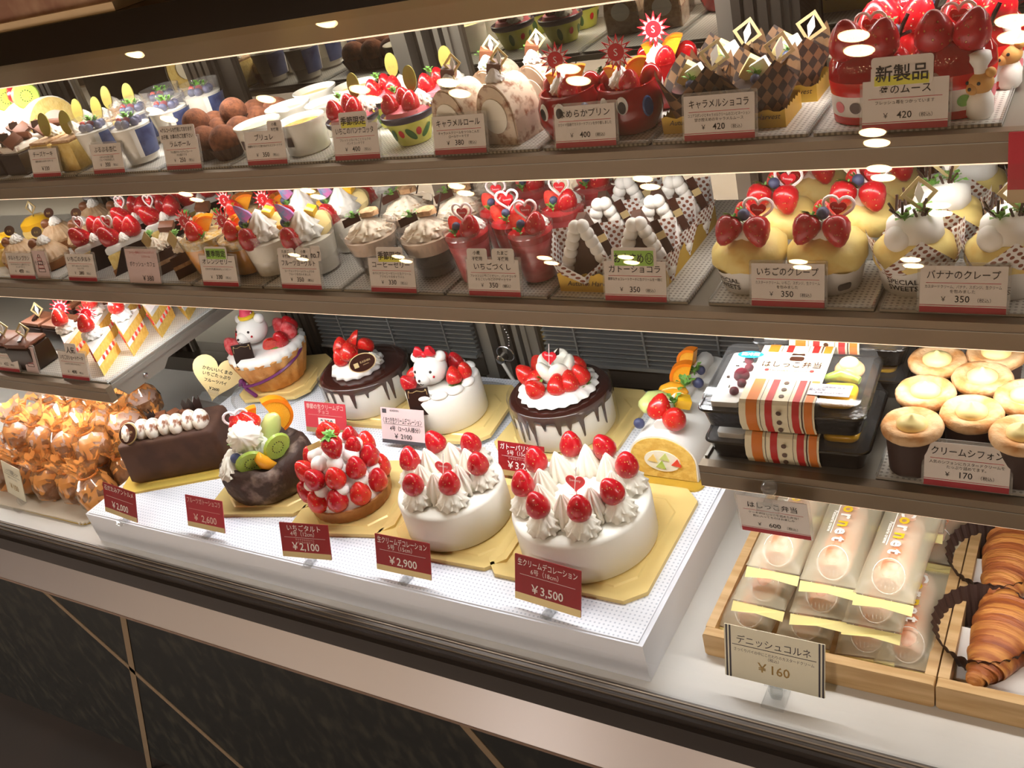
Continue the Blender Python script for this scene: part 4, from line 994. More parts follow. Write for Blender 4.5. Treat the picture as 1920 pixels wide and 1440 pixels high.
rosette(o, (.010, -.004, .045), .018, mt='cream_white'); pick(o, 'heart', (-.003, -.010, .070), (-6, 0, 0), .8)
grid(o, (-1.418, -1.349), (.892, .970, 1.046), S2, 'strawberry tart wedge with a heart pick', 'cake', 'strawberry tart wedges on the middle shelf', dx=.012)
# --- c: coffee chocolate wedges
o = root('coffee_wedge')
obj('cake_body', wedge(.074, .034, 40, TR(0, -.038, 0)).done('cake_body', 'choc_matte'), o)
obj('coffee_layer', wedge(.0745, .006, 40, TR(0, -.0382, .014)).done('coffee_layer', 'caramel_sponge'), o)
rosette(o, (0, -.008, .034), .028, mt='coffee_cream'); rosette(o, (0, .016, .034), .030, mt='coffee_cream')
obj('chocolate_block', m_block('choc_milk', .022, .016, .010), o, (.004, .022, .056), (20, 10, 30))
obj('diamond_plaque', M().prism([(0, -.014), (.010, 0), (0, .014), (-.010, 0)], .0012, TR(0, 0, .012) @ UP).done('diamond_plaque', 'gold_pale'), o, (-.002, -.020, .044), (-15, 0, 8))
sprig(o, (-.010, -.002, .056), .020)
grid(o, (-1.252, -1.192), (.890, .962, 1.036), S2, 'coffee chocolate wedge with a diamond plaque', 'cake', 'coffee wedges on the middle shelf', dx=.010)
# --- d: orange jelly cups
def cup_root(name, r0, r1, h): 
    o = root(name); obj('plastic_cup', cup('cup_clear', r0, r1, h), o); return o
def fill(o, name, mt, r0, r1, z0, z1, top=0):
    obj(name, M().lathe([(0, z0), (r0, z0), (r1, z1), (r1 * .6, z1 + top * .7), (0, z1 + top)], 28, capped=False).done(name, mt, 60), o)
o = cup_root('orange_jelly_cup', .025, .033, .050)
fill(o, 'orange_jelly', 'jelly_orange', .0235, .0295, .003, .038)
fill(o, 'crushed_jelly', 'crushed_jelly', .0295, .031, .038, .048, .006)
straw(o, (.004, -.012, .048), .024, (10, 0, 0), mt='strawberry_bright'); obj('orange_slice', m_orange(), o, (.010, .006, .054), (0, -55, 30), .040)
obj('orange_slice', m_orange(), o, (-.006, .012, .052), (0, -75, -20), .040)
pick(o, 'sun', (-.014, -.010, .052), (-8, 0, 0), 1.05); berry(o, (-.006, -.016, .052), .010); sprig(o, (.016, -.014, .052), .018)
grid(o, (-1.150, -1.072), (.890, .968, 1.046), S2, 'orange jelly cup with strawberry, orange and sun pick', 'dessert cup', 'orange jelly cups on the middle shelf', dx=.010, s=1.12)
# --- e: fruit yoghurt cups
o = cup_root('yoghurt_cup', .027, .0345, .058)
fill(o, 'white_yoghurt', 'pudding', .0255, .032, .003, .046, .003)
straw(o, (-.004, -.021, .044), .027, (24, 0, 0)); obj('banana_slice', m_banana(), o, (.019, .008, .058), (70, 0, 40), .026); obj('banana_slice', m_banana(), o, (.010, .020, .058), (75, 0, 20), .026)
obj('peach_slice', m_mandarin(), o, (-.022, -.008, .056), (90, 40, 0), .036); rosette(o, (.003, -.004, .047), .044, mt='cream_white', h=1.1)
obj('banana_slice', m_banana(), o, (-.006, .022, .058), (85, 0, 0), .028)
um = M().lathe([(.0070, 0), (.0075, .006), (.004, .018), (0, .026)], 10, RX(0), amp=.12, k=5, capped=False)
u_ = obj('paper_umbrella', um.done('paper_umbrella', 'umbrella', 20), o, (-.008, -.010, .076), (14, -28, 0)); obj('umbrella_stick', M().tube([(0, 0, -.02), (0, 0, .022), (.002, 0, .028), (.005, 0, .026)], .0009, 5).done('umbrella_stick', 'print_yellow'), u_)
berry(o, (-.020, -.010, .070), .012); obj('mango_cube', m_block('mango', .012, .012, .010), o, (.012, .006, .074), (20, 20, 10)); sprig(o, (-.012, -.016, .066), .016)
grid(o, (-1.022, -.944), (.894, .968, 1.042), S2, 'fruit yoghurt cup with cream, banana and paper umbrella', 'dessert cup', 'fruit yoghurt cups on the middle shelf', dx=.012, s=1.10)
# --- f: coffee jelly cups
o = root('coffee_jelly_cup')
obj('plastic_cup', M().lathe([(.020, 0), (.0215, .001), (.0225, .014), (.0245, .015), (.034, .056), (.0345, .057), (.0335, .056), (.024, .017), (.021, .014), (.020, .003), (0, .003)], 32, capped=False).done('cup', 'cup_clear'), o)
obj('coffee_jelly', M().lathe([(0, .003), (.0195, .003), (.021, .014), (.0235, .0155), (.0272, .031), (0, .031)], 28, capped=False).done('coffee_jelly', 'jelly_coffee', 50), o)
obj('milk_layer', M().lathe([(.0272, .031), (.0318, .048), (0, .048)], 28, capped=False).done('milk_layer', 'latte'), o)
rosette(o, (0, 0, .045), .052, mt='coffee_cream', h=.6)
obj('nut_crumbs', M().lathe([(.012, 0), (.010, .006), (0, .009)], 10, rough=.2, capped=False).done('nut_crumbs', 'caramel_sponge', 0), o, (.004, .006, .070))
obj('gold_band', M().box(.026, .0010, .009).done('gold_band', 'choc_gloss'), o, (-.008, -.014, .066), (-20, -18, 10)); sprig(o, (-.006, -.010, .072), .022, 120)
obj('chocolate_stick', M().tube([(0, 0, 0), (.012, .004, .026)], .0010, 5).done('chocolate_stick', 'choc_dark'), o, (.014, .008, .066))
grid(o, (-.834, -.746), (.892, .965, 1.038), S2, 'coffee jelly cup with cream swirl and dark stick', 'dessert cup', 'coffee jelly cups on the middle shelf', dx=.012, s=1.12, skip=((2, 0),))
# --- g: layered strawberry cups
o = cup_root('strawberry_cup', .0205, .0285, .066)
fill(o, 'pink_layers', 'ichigo_layers', .019, .0255, .003, .052); fill(o, 'red_sauce', 'ichigo_sauce', .0255, .027, .052, .060, .004)
straw(o, (.008, -.006, .060), .025, (0, 20, 0)); rosette(o, (.008, .012, .060), .022, mt='cream_white'); straw(o, (-.012, .006, .060), .020, (-20, -25, 40), half=True)
berry(o, (-.004, -.010, .074), .0105); sprig(o, (-.004, -.016, .066), .018); pick(o, 'heart', (-.002, .004, .074), (-6, 0, 4), .9)
grid(o, (-.674, -.588), (.884, .950, 1.016), S2, 'layered red strawberry cup with a heart pick', 'dessert cup', 'layered strawberry cups on the middle shelf', dx=.012)
put(o, (-.628, .918, S2), 20, 'layered red strawberry cup wedged between the front and second rows', 'dessert cup', 'layered strawberry cups on the middle shelf')
# --- h: chocolate gateau in dotted paper
o = root('chocolate_gateau')
obj('cake_body', M().prism([(-.031, 0), (.031, 0), (.005, .068), (-.005, .068)], .030, TR(0, .018, .008) @ RX(90)).done('cake_body', 'choc_matte', 0), o)
m = M()
for (x0, z0), (x1, z1) in (((-.027, .012), (-.003, .074)), ((.003, .074), (.027, .012))):
    for i in range(7):
        t = (i + .3) / 6.6
        m.ball(.0080, TR(x0 + (x1 - x0) * t, -.012, z0 + (z1 - z0) * t), 12, sz=1.05)
obj('cream_piping', m.done('cream_piping', 'cream_white', 80), o)
m = M(); m.mat(0).box(.009, .0010, .040, TR(.0, 0, 0)); m.mat(1).box(.0092, .0014, .008, TR(0, 0, .018))
obj('gold_strip', m.done('gold_strip', ['choc_gloss', 'gold_pale']), o, (.032, -.019, .036), (-8, -20, 0))
m = M()
for sx in (-1, 1):
    m.add([(0, -.026, 0), (sx * .030, -.012, 0), (sx * .044, -.004, .040), (sx * .028, -.027, .038), (0, -.033, .020)], [(0, 1, 2, 3, 4)])
    m.add([(sx * .030, -.012, 0), (sx * .028, .022, 0), (sx * .040, .024, .058), (sx * .042, -.004, .034)], [(0, 1, 2, 3)])
m.add([(-.028, .022, 0), (.028, .022, 0), (.040, .024, .058), (-.040, .024, .058)], [(0, 1, 2, 3)])
obj('dotted_paper', m.done('dotted_paper', 'dotted_paper', 0), o)
gt2 = root('gold_tray')
m = M().box(.124, .180, .001)
for q in ((-.062, -.09, .062, -.09), (.062, -.09, .062, .09), (.062, .09, -.062, .09), (-.062, .09, -.062, -.09)): wavy(m, *q, .022, 30)
b_ = obj('tray_body', m.done('tray_body', 'gold_matte'), gt2)
obj('tray_script', M().text('Autumn Harvest', .0085, TR(-.022, -.0906, .008) @ UP, shear=.35).text('Autumn Harvest', .0085, TR(.036, -.0906, .008) @ UP, shear=.35).done('tray_script', 'ink', 0), b_)
put(gt2, (-.482, .945, S2), 0, 'long gold paper tray under the dotted paper chocolate cakes', 'tray')
grid(o, (-.514, -.452), (.884, .944, 1.004), S2 + .0012, 'chocolate gateau with piped cream in dotted paper', 'cake', 'dotted paper gateaux on the middle shelf', rz=18, jz=3)
# --- i: strawberry crepes, j: banana crepes
def crepe_cup(o, printed=1):
    m = M(); m.lathe([(.027, 0), (.030, .001), (.0365, .028)], 40, capped=False, fn=lambda a, q, z, t: (q, z + (t > .9) * .003 * math.sin(4 * a + 1.2)))
    c_ = obj('paper_cup', m.done('paper_cup', 'paper_white', 60), o)
    t_ = M().text('SPECIAL', .0080, TR(0, 0, .0155) @ UP, .030, bold=.02).text('SWEETS', .0080, TR(0, 0, .0080) @ UP, .030, bold=.02)
    for i, v in enumerate(t_.v):
        a = v.x / .033 - .50; rr = .0306 + v.z * .225; t_.v[i] = Vector((rr * math.sin(a), -rr * math.cos(a), v.z))
    obj('cup_lettering', t_.done('cup_lettering', 'ink', 0), c_)
    p = M().prism(shape_rrect(.014, .008, .003, 4), .0006, TR(0, 0, .010) @ UP)
    for i, v in enumerate(p.v):
        a = v.x / .033 + .75; rr = .0308 + v.z * .225; p.v[i] = Vector((rr * math.sin(a), -rr * math.cos(a), v.z))
    obj('cup_emblem', p.done('cup_emblem', 'grey_ink', 0), c_)
def pleat(a, q, z, t): return q * (1 + .05 * math.sin(9 * a) * (1 - t) + .035 * math.sin(5 * a + 2 + 3 * t)), z + .003 * math.sin(3 * a) * t
o = root('strawberry_crepe'); crepe_cup(o)
obj('crepe_wrap', M().lathe([(.026, .003), (.032, .022), (.0385, .031), (.0385, .041), (.030, .051), (.018, .056), (0, .057)], 48, capped=False, fn=pleat).done('crepe_wrap', 'crepe', 80), o)
obj('cream_blob', M().lathe([(.018, .050), (.020, .058), (.015, .070), (0, .074)], 24, amp=.05, k=10, capped=False).done('cream_blob', 'cream', 80), o)
straw(o, (-.008, -.014, .080), .027, (30, -150, 10), leaf=True); straw(o, (.013, -.012, .078), .027, (30, 152, -10)); straw(o, (-.004, .012, .066), .022, (-20, 0, 180), half=True)
berry(o, (.002, -.012, .082), .0125); sprig(o, (-.002, -.002, .080), .014); pick(o, 'heart', (.012, -.004, .072), (-6, 10, 10), .95)
grid(o, (-.331, -.252), (.890, .966, 1.042), S2, 'golden strawberry crepe with a heart pick', 'crepe', 'strawberry crepes on the middle shelf', dx=.013, jz=6)
o = root('banana_crepe'); crepe_cup(o)
obj('crepe_wrap', M().lathe([(.026, .003), (.032, .022), (.0375, .031), (.036, .042), (.022, .052), (0, .054)], 48, capped=False, fn=pleat).done('crepe_wrap', 'crepe', 80), o)
obj('dotted_paper', petals('dotted_paper', 4, .027, .0435, .034, .064, R(0)).done('dotted_paper', 'dotted_paper', 60), o)
obj('whipped_cream', M().lathe([(.020, .044), (.026, .052), (.025, .066), (.015, .076), (0, .078)], 32, rough=.03, capped=False).done('whipped_cream', 'cream_white', 80), o)
obj('cream_dollop', M().ball(.013, TR(-.016, -.014, .056), 16).done('cream_dollop', 'cream_white', 80), o)
m = M()
rr = random.Random(5)
for i in range(12):
    a = rr.uniform(1.8, 5.2); x, y, z = .016 * math.cos(a), .014 * math.sin(a), .074
    m.tube([(x, y, z), (x * 1.25 + rr.uniform(-.006, .006), y * 1.2, z + rr.uniform(.008, .020))], .0013, 5)
obj('chocolate_twigs', m.done('chocolate_twigs', 'choc'), o)
pick(o, 'diamond', (.004, -.008, .074), (-6, 0, 0), 1.3); sprig(o, (.010, -.012, .076), .026, 30); sprig(o, (-.010, -.014, .074), .024, 130)
grid(o, (-.172, -.092), (.892, .968, 1.042), S2, 'banana crepe with whipped cream in dotted paper', 'crepe', 'banana crepes on the middle shelf', dx=.013, jz=8, rz=12)
# ---------------------------------------------------------------- gold boards
def board(cx, cy, sx, sy, rz, label, level=None, mt='gold', h=.006):
    o = root('cake_board'); o.location = (cx, cy, ZP if level is None else level); o.rotation_euler = (0, 0, R(rz))
    m = M(); c_ = .022
    poly = lambda e: [(-sx / 2 + c_ - e, -sy / 2 - e), (sx / 2 - c_ + e, -sy / 2 - e), (sx / 2 + e, -sy / 2 + c_ - e), (sx / 2 + e, sy / 2 - c_ + e), (sx / 2 - c_ + e, sy / 2 + e), (-sx / 2 + c_ - e, sy / 2 + e), (-sx / 2 - e, sy / 2 - c_ + e), (-sx / 2 - e, -sy / 2 + c_ - e)]
    vs = []
    for e, z in ((0, 0), (0, h), (-.004, h), (-.014, .0015), (-.022, .0015), (-.024, .003)): vs += [(x, y, z) for x, y in poly(e)]
    fs = [(l * 8 + i, l * 8 + (i + 1) % 8, l * 8 + 8 + (i + 1) % 8, l * 8 + 8 + i) for l in range(5) for i in range(8)] + [tuple(range(40, 48)), tuple(range(7, -1, -1))]
    m.add(vs, fs)
    obj('board_plate', m.done('board_plate', mt, 20), o)
    return tag(o, label, 'cake board', 'gold cake boards')
BZ = ZP + .0032
# --- long chocolate bar cake
board(-1.335, .825, .22, .135, 28, 'gold board under the long chocolate bar cake', mt='gold_board', h=.004)
o = root('chocolate_bar_cake'); o.location = (-1.338, .822, BZ); o.rotation_euler = (0, 0, R(28))
obj('chocolate_coat', M().box(.180, .088, .076, r=.010, bv=.007, taper=.96).done('chocolate_coat', 'choc_matte', 70), o)
for i in range(7):
    x = -.066 + .021 * i
    obj('cream_scallop', m_ball('dusted_cream', 16), o, (x, -.012 + .004 * (i % 2), .082), (-14, 0, 12), (.027, .050, .038))
obj('chocolate_truffle', m_ball('cocoa'), o, (-.076, .004, .086), (0, 0, 0), .026)
for i in range(3): obj('chocolate_cube', m_block('choc_milk', .018, .018, .015), o, (-.022 + .024 * i, .022, .076), (0, 0, 20 + 25 * i))
m = M()
for i in range(3): m.prism([(0, 0), (.010, 0), (.013, .03), (.007, .024), (.004, .034), (-.002, .026)], .0015, TR(.024 + .010 * i, .020, .076) @ RZ(30 * i) @ UP)
for i in range(2): m.prism([(0, 0), (.008, 0), (.009, .026), (.004, .020), (-.002, .028)], .0015, TR(-.044 + .008 * i, .020, .076) @ RZ(-20 * i) @ UP)
obj('chocolate_shards', m.done('chocolate_shards', 'choc_dark', 0), o)
def logo_plaque(par, loc, rot, s=1):
    m = M(); m.mat(1).prism(shape_ell(.0265, .0175, 32), .0014, TR(0, .0004, 0) @ UP); m.mat(0).prism(shape_ell(.0248, .0160, 32), .0014, TR(0, -.0002, 0) @ UP)
    m.mat(1).face([(-.017, -.0018, -.006), (-.008, -.0018, -.006), (-.008, -.0018, .003), (-.017, -.0018, .003)]).text('KASHIN', .0058, TR(.006, -.0016, -.0005) @ UP, .024).text('patisserie', .003, TR(.006, -.0016, -.005) @ UP)
    return obj('logo_plaque', m.done('logo_plaque', ['choc_gloss', 'gold_pale'], 0), par, loc, rot, s)
logo_plaque(o, (-.062, -.026, .090), (-35, -14, -28), 1.05)
tag(o, 'long chocolate bar cake with cocoa dusted cream and an oval plaque', 'cake')
# --- chocolate gateau with fruit
board(-1.118, .815, .185, .170, 14, 'gold board under the fruit topped chocolate cake')
o = root('fruit_chocolate_cake'); o.location = (-1.124, .814, BZ); o.rotation_euler = (0, 0, R(10)); o.scale = (1.12, 1.12, 1.10)
def wob(a, q, z, t): return q * (1 + .018 * math.sin(5 * a) + .012 * math.sin(11 * a + 1)), z + (.004 * math.sin(3 * a + 1) + .002 * math.sin(9 * a) if t > .5 else 0)
obj('chocolate_sponge', M().lathe([(.052, 0), (.061, .004), (.064, .020), (.065, .038), (.063, .052), (.056, .058), (.044, .052), (.030, .046), (0, .044)], 72, fn=wob, capped=False, rough=.016).done('chocolate_sponge', 'choc_crumb', 80), o)
VR, VF = Vector((.72, .69, 0)), Vector((.69, -.72, 0))       # to the right of and towards the aisle side where the fruit faces
def fp_(r_, f_, z): return tuple(VR * r_ + VF * f_ + Vector((0, 0, z)))
rosette(o, fp_(-.046, .018, .046), .038); rosette(o, fp_(-.040, -.004, .046), .036)
obj('kiwi_slice', m_kiwi(), o, fp_(-.020, .036, .064), (14, 0, 40), .042); obj('kiwi_slice', m_kiwi(), o, fp_(.020, .030, .068), (10, -10, 60), .042)
obj('mandarin_segment', m_mandarin(), o, fp_(.000, .044, .062), (20, 60, 44), .038)
rosette(o, (-.004, -.002, .050), .052); rosette(o, fp_(-.012, .008, .088), .046, rot=(58, 0, 30))
obj('melon_slice', m_mandarin(), o, fp_(.024, .002, .082), (90, -60, 44), .056).data = mesh('melonm', lambda: M().tube([(-.42, 0, .1), (-.25, 0, -.08), (0, 0, -.14), (.25, 0, -.08), (.42, 0, .1)], [.05, .2, .26, .2, .05], 10).done('melon_slice', 'melon', 80))
obj('orange_slice', m_orange(), o, fp_(.032, -.012, .094), (0, 74, 44), .056); obj('orange_slice', m_orange(), o, fp_(.008, -.014, .096), (0, -70, 44), .044)
straw(o, fp_(.006, .000, .092), .028, (10, 25, 220), half=True); straw(o, fp_(-.020, -.008, .094), .024, (0, -20, 200), half=True)
berry(o, fp_(-.036, .026, .074), .015); sprig(o, fp_(-.024, .020, .084), .030, 40); pick(o, 'heart', fp_(-.016, -.004, .100), (-6, 4, 36), 1.1)
tag(o, 'round dark chocolate cake crowned with kiwi, orange and cream', 'cake')
# --- strawberry tower tart
board(-.945, .812, .172, .172, 12, 'gold board under the strawberry tower tart')
o = root('strawberry_tart'); o.location = (-.955, .806, BZ)
obj('tart_shell', M().lathe([(.056, 0), (.060, .002), (.0635, .022), (.061, .023), (.058, .020), (0, .020)], 60, amp=.008, k=30, capped=False).done('tart_shell', 'tart_shell', 60), o)
obj('cream_mound', M().lathe([(.058, .018), (.056, .030), (.048, .050), (.042, .068), (.026, .084), (.010, .096), (0, .098)], 32, amp=.03, k=8, capped=False).done('cream_mound', 'cream_white', 80), o)
for n_, rad, z, d, ph in ((10, .051, .024, .0325, 8), (9, .044, .060, .031, 24)):
    for i in range(n_):
        a = 360 * i / n_ + ph
        straw(o, (rad * math.cos(R(a)), rad * math.sin(R(a)), z + random.uniform(-.002, .002)), d, (random.uniform(10, 24), 0, a + 90), mt='strawberry_bright' if i % 2 else 'strawberry')
for i in range(10):
    a = 36 * i + 18
    obj('cream_dollop', m_ball('cream_white', 14), o, (.049 * math.cos(R(a)), .049 * math.sin(R(a)), .053), (0, 0, a), (.022, .024, .019))
for i in range(7):
    a = 51.4 * i
    obj('cream_dollop', m_ball('cream_white', 14), o, (.030 * math.cos(R(a)), .030 * math.sin(R(a)), .086), (0, 20, a), (.026, .024, .024))
straw(o, (.028, .008, .088), .024, (0, 24, 0)); straw(o, (.012, .022, .092), .022, (-18, 10, 0))
straw(o, (.017, -.015, .126), .031, (168, 0, 50), leaf=True)
straw(o, (-.008, -.002, .112), .026, (0, -20, 230), half=True); straw(o, (.006, .008, .112), .025, (0, 20, 230), half=True)
obj('gold_band', M().box(.022, .001, .008).done('gold_band', 'gold'), o, (-.010, -.022, .108), (-20, -14, 30)); sprig(o, (.018, -.014, .124), .026)
tag(o, 'tall tart stacked with rings of whole strawberries and cream', 'tart')
# --- the two white cream cakes
def deco_cake(r, h, n, cx, cy, label, ds, ros, nsp, rsp, rz):
    o = root('cream_cake'); o.location = (cx, cy, BZ); o.rotation_euler = (0, 0, R(rz))
    obj('cake_body', M().lathe([(r - .004, 0), (r, .003), (r, h - .006), (r - .0015, h - .002), (r - .006, h), (r - .010, h + .0002), (0, h)], 72, capped=False).done('cake_body', 'cake_white', 60), o)
    rr = r - ros * .56
    for i in range(n):
        a = R(-90 + 360 * (i + .5) / n)
        x, y = rr * math.cos(a), rr * math.sin(a)
        rosette(o, (x, y, h), ros, rz=random.uniform(0, 360))
        straw(o, (x, y, h + ros * .55), ds, (random.uniform(-12, 18), random.uniform(-18, 18), random.uniform(0, 360)))
    for i in range(nsp):
        a = -90 + 360 * i / nsp
        x, y = rsp * math.cos(R(a)), rsp * math.sin(R(a))
        obj('cream_spear', m_spear(), o, (x, y, h), (random.uniform(-6, 6), random.uniform(-6, 6), a), (ros * .80, ros * .80, ros * .66))
    obj('cream_centre', M().lathe([(rsp, 0), (rsp * .8, .008), (0, .012)], 32, amp=.06, k=12, capped=False).done('cream_centre', 'cream', 80), o, (0, 0, h))
    pk = pick(o, 'heart', (0, -.006, h + .012), (-8, 4, -rz + 4), 1.2)
    pk.data = mesh('plainheart', lambda: stick(M().mat(0).prism(shape_heart(.022, 32), .0014, TR(0, .0007, .014) @ UP).mat(1).text('Sweety', .0045, TR(0, -.0008, .016) @ UP).tube([(-.002, -.001, .002), (.003, -.001, .034)], .0005, 4), .004).done('heart_pick', ['pick_red', 'pick_white'], 0))
    return tag(o, label, 'cake')
board(-.758, .815, .215, .190, 2, 'gold board under the smaller white cream cake')
deco_cake(.075, .060, 6, -.760, .808, 'smaller white cream cake with six strawberries around a heart pick', .030, .042, 6, .034, 10)
board(-.560, .825, .225, .215, 0, 'gold board under the larger white cream cake')
deco_cake(.090, .063, 8, -.561, .815, 'larger white cream cake with eight strawberries around a heart pick', .031, .043, 8, .047, 8)
# --- bear heads
def bear(par, loc, s, rz, top):
    h_ = obj('bear_head', M().ball(.022, TR(0, 0, .018), 24, sz=.92).ball(.0095, TR(-.003, -.020, .015), 16, sy=.9).ball(.0075, TR(-.016, .003, .034), 14).ball(.0075, TR(.017, .003, .034), 14).done('bear_head', 'cream_white', 80), par, loc, (0, 0, rz), s)
    f = M().ball(.0019, TR(-.013, -.0165, .024), 8).ball(.0019, TR(.009, -.0185, .024), 8).ball(.0018, TR(-.004, -.0290, .018), 8)
    f.tube([(-.008, -.0268, .013), (-.006, -.0282, .0115), (-.004, -.0287, .0135), (-.001, -.0282, .0115), (.001, -.0266, .013)], .0005, 4)
    obj('bear_face', f.done('bear_face', 'choc_dark', 80), h_)
    obj('bear_cheek', M().ball(.0016, TR(.012, -.0188, .017), 8).done('bear_cheek', 'pick_red', 80), h_)
    if top == 'hat':
        hm = M(); hm.mat(0).lathe([(.0105, .040), (0, .070)], 18); hm.mat(1).lathe([(.0115, .038), (.012, .042), (.010, .043)], 18)
        hm.mat(2)
        for i in range(14):
            t = .15 + .7 * ((i * .37) % 1); a = i * 2.4; q = .0108 * (1 - t) + .0002
            hm.ball(.0011, TR(q * math.cos(a), q * math.sin(a), .040 + .030 * t), 6)
        obj('party_hat', hm.done('party_hat', ['hat_pink', 'hat_yellow', 'white'], 60), h_)
    else:
        bw = M()
        for sx in (-1, 1): bw.lathe([(.002, 0), (.0085, .010), (.007, .014), (0, .012)], 12, TR(0, -.004, .041) @ RY(sx * 62) @ SC(1, .6, 1), capped=False)
        bw.ball(.004, TR(0, -.005, .042), 10)
        obj('red_bow', bw.done('red_bow', 'pick_red', 60), h_)
    return h_
def plaque(par, loc, rot, s=1):
    m = M(); m.mat(0).box(.030, .0022, .038); m.mat(1)
    m.tube([(-.013, -.0016, .026), (-.012, -.0016, .034), (-.006, -.0016, .033), (0, -.0016, .035), (.007, -.0016, .033), (.013, -.0016, .034), (.013, -.0016, .028)], .0004, 4)
    for x, z in ((.010, .004), (.012, .0065), (.008, .0068), (-.011, .035), (.012, .035)): m.ball(.0011, TR(x, -.0012, z), 6)
    return obj('chocolate_plaque', m.done('chocolate_plaque', ['choc_dark', 'gold_pale']), par, loc, rot, s)
def riser(x, y, r, label):
    o = tag(obj('cake_riser', M().lathe([(0, 0), (r - .004, 0), (r, .001), (r, .006), (r - .002, .007), (0, .007)], 48, capped=False).done('cake_riser', 'clear_thick'), None, (x, y, ZP)), label, 'cake stand', 'clear round cake stands')
RZ_ = ZP + .0072
riser(-1.340, 1.062, .090, 'clear round stand under the bear pie'); riser(-.900, 1.035, .100, 'clear round stand under the bear cream cake')
# --- bear pie
board(-1.33, 1.080, .150, .150, 16, 'gold board under the bear pie', RZ_)
o = root('bear_pie'); o.location = (-1.344, 1.076, RZ_ + .0032); o.scale = (1.14, 1.14, 1.12)
obj('pie_crust', M().lathe([(.040, 0), (.046, .004), (.060, .045), (.064, .060), (.060, .062), (.055, .050), (0, .046)], 108, amp=.03, k=18, tw=.8, capped=False).done('pie_crust', 'pie', 60), o)
obj('cream_rim', M().lathe([(.052, .050), (.063, .056), (.064, .066), (.056, .072), (.040, .070), (0, .072)], 72, amp=.025, k=24, capped=False).done('cream_rim', 'cream_white', 80), o)
bear(o, (-.010, -.006, .078), 1.15, 8, 'hat')
for x, y, rx, rz_, mt, hf in ((.034, -.015, 40, 40, 0, 1), (.040, .001, 30, 50, 0, 0), (.031, .038, -10, 80, 0, 0), (.018, .034, -20, 100, 1, 0), (.041, .022, 10, 60, 1, 0), (-.028, -.035, 20, -40, 1, 0), (-.042, -.010, 0, -80, 0, 1)):
    straw(o, (x, y, .072), .027, (rx, -8, rz_), half=bool(hf), mt='sugar_berry' if mt else 'strawberry', leaf=(x > .03))
plaque(o, (.006, -.056, .056), (-12, 0, 26), 1.1)
m = M(); m.tube([(.062 * math.cos(R(a)), .058 * math.sin(R(a)), .032 + .0003 * (a + 60)) for a in range(-150, 30, 10)], .0028, 5)
m.tube([(-.030, -.048, .022), (-.015, -.058, .014), (.004, -.060, .004)], .0032, 5).tube([(-.030, -.048, .022), (-.044, -.046, .012)], .0032, 5).ball(.005, TR(-.031, -.050, .023), 8)
obj('purple_ribbon', m.done('purple_ribbon', 'purple', 60), o)
tag(o, 'round pie with a cream bear in a party hat and a purple ribbon', 'pie')
# --- drip cakes
def drip_cake(name, r, h, cx, cy, label, rz, drips, depth=.010, seed=1, level=BZ):
    o = root(name); o.location = (cx, cy, level); o.rotation_euler = (0, 0, R(rz))
    obj('cake_body', M().lathe([(r - .003, 0), (r, .004), (r, h - .004), (r - .004, h), (0, h)], 72, capped=False).done('cake_body', 'cake_white', 60), o)
    rr = random.Random(seed)
    D = [(rr.uniform(0, 2 * math.pi) if i >= len(drips) else R(drips[i][0]), (drips[i][1] if i < len(drips) else rr.uniform(.012, .032)), rr.uniform(.028, .040)) for i in range(len(drips) + 4)]
    n = 240; vs = []; fs = []
    for i in range(n):
        a = 2 * math.pi * i / n
        z = depth + .003 * math.sin(5 * a) + max([0] + [d * math.exp(-(((a - c_ + math.pi) % (2 * math.pi) - math.pi) / w_) ** 4) for c_, d, w_ in D])
        z = min(z, h - .002)
        for q, zz in ((r + .0006, h - z), (r + .0022, h - z + .0015), (r + .0022, h - .003), (r - .002, h + .0012), (r - .012, h + .0014)): vs.append((q * math.cos(a), q * math.sin(a), zz))
    for i in range(n):
        j = (i + 1) % n
        for k in range(4): fs.append((i * 5 + k, j * 5 + k, j * 5 + k + 1, i * 5 + k + 1))
    fs.append(tuple(i * 5 + 4 for i in range(n)))
    obj('clear_collar', M().lathe([(r + .005, 0), (r + .005, h + .004)], 64, capped=False).done('clear_collar', 'cake_film'), o)
    obj('chocolate_glaze', M().add(vs, fs).done('chocolate_glaze', 'choc_gloss', 60), o)
    return o
board(-1.100, 1.062, .185, .175, 4, 'gold board under the chocolate drip cake with an oval plaque')
o = drip_cake('drip_cake', .076, .062, -1.107, 1.062, '', 0, ((-118, .022), (-100, .030), (-84, .012), (-68, .018), (-50, .010), (-26, .034), (-17, .038), (2, .020)), seed=4)
obj('cream_scallops', M().lathe([(.040, .062), (.046, .066), (.043, .074), (.028, .080), (0, .082)], 60, amp=.06, k=14, capped=False).done('cream_scallops', 'cream_white', 80), o, (-.004, -.006, 0))
for i in range(9):
    a = 40 * i; q = .024 if i else 0
    straw(o, (q * math.cos(R(a)) - .004, q * math.sin(R(a)) - .002, .078 + (.012 if i % 2 else .002)), .029, (random.uniform(-10, 40), random.uniform(-30, 20), a), half=(i % 3 != 1), leaf=(i == 3), mt='strawberry_bright')
rosette(o, (.034, -.006, .074), .030); logo_plaque(o, (.030, -.026, .088), (-25, -6, 38), .9); sprig(o, (.004, -.022, .094), .028)
obj('chocolate_curl', M().box(.022, .002, .022).done('chocolate_curl', 'choc_dark'), o, (.022, -.016, .082), (-15, 20, 20))
tag(o, 'chocolate drip cake with a strawberry crown and an oval plaque', 'cake')
board(-.702, 1.052, .200, .195, 0, 'gold board under the chocolate drip cake with a heart pick')
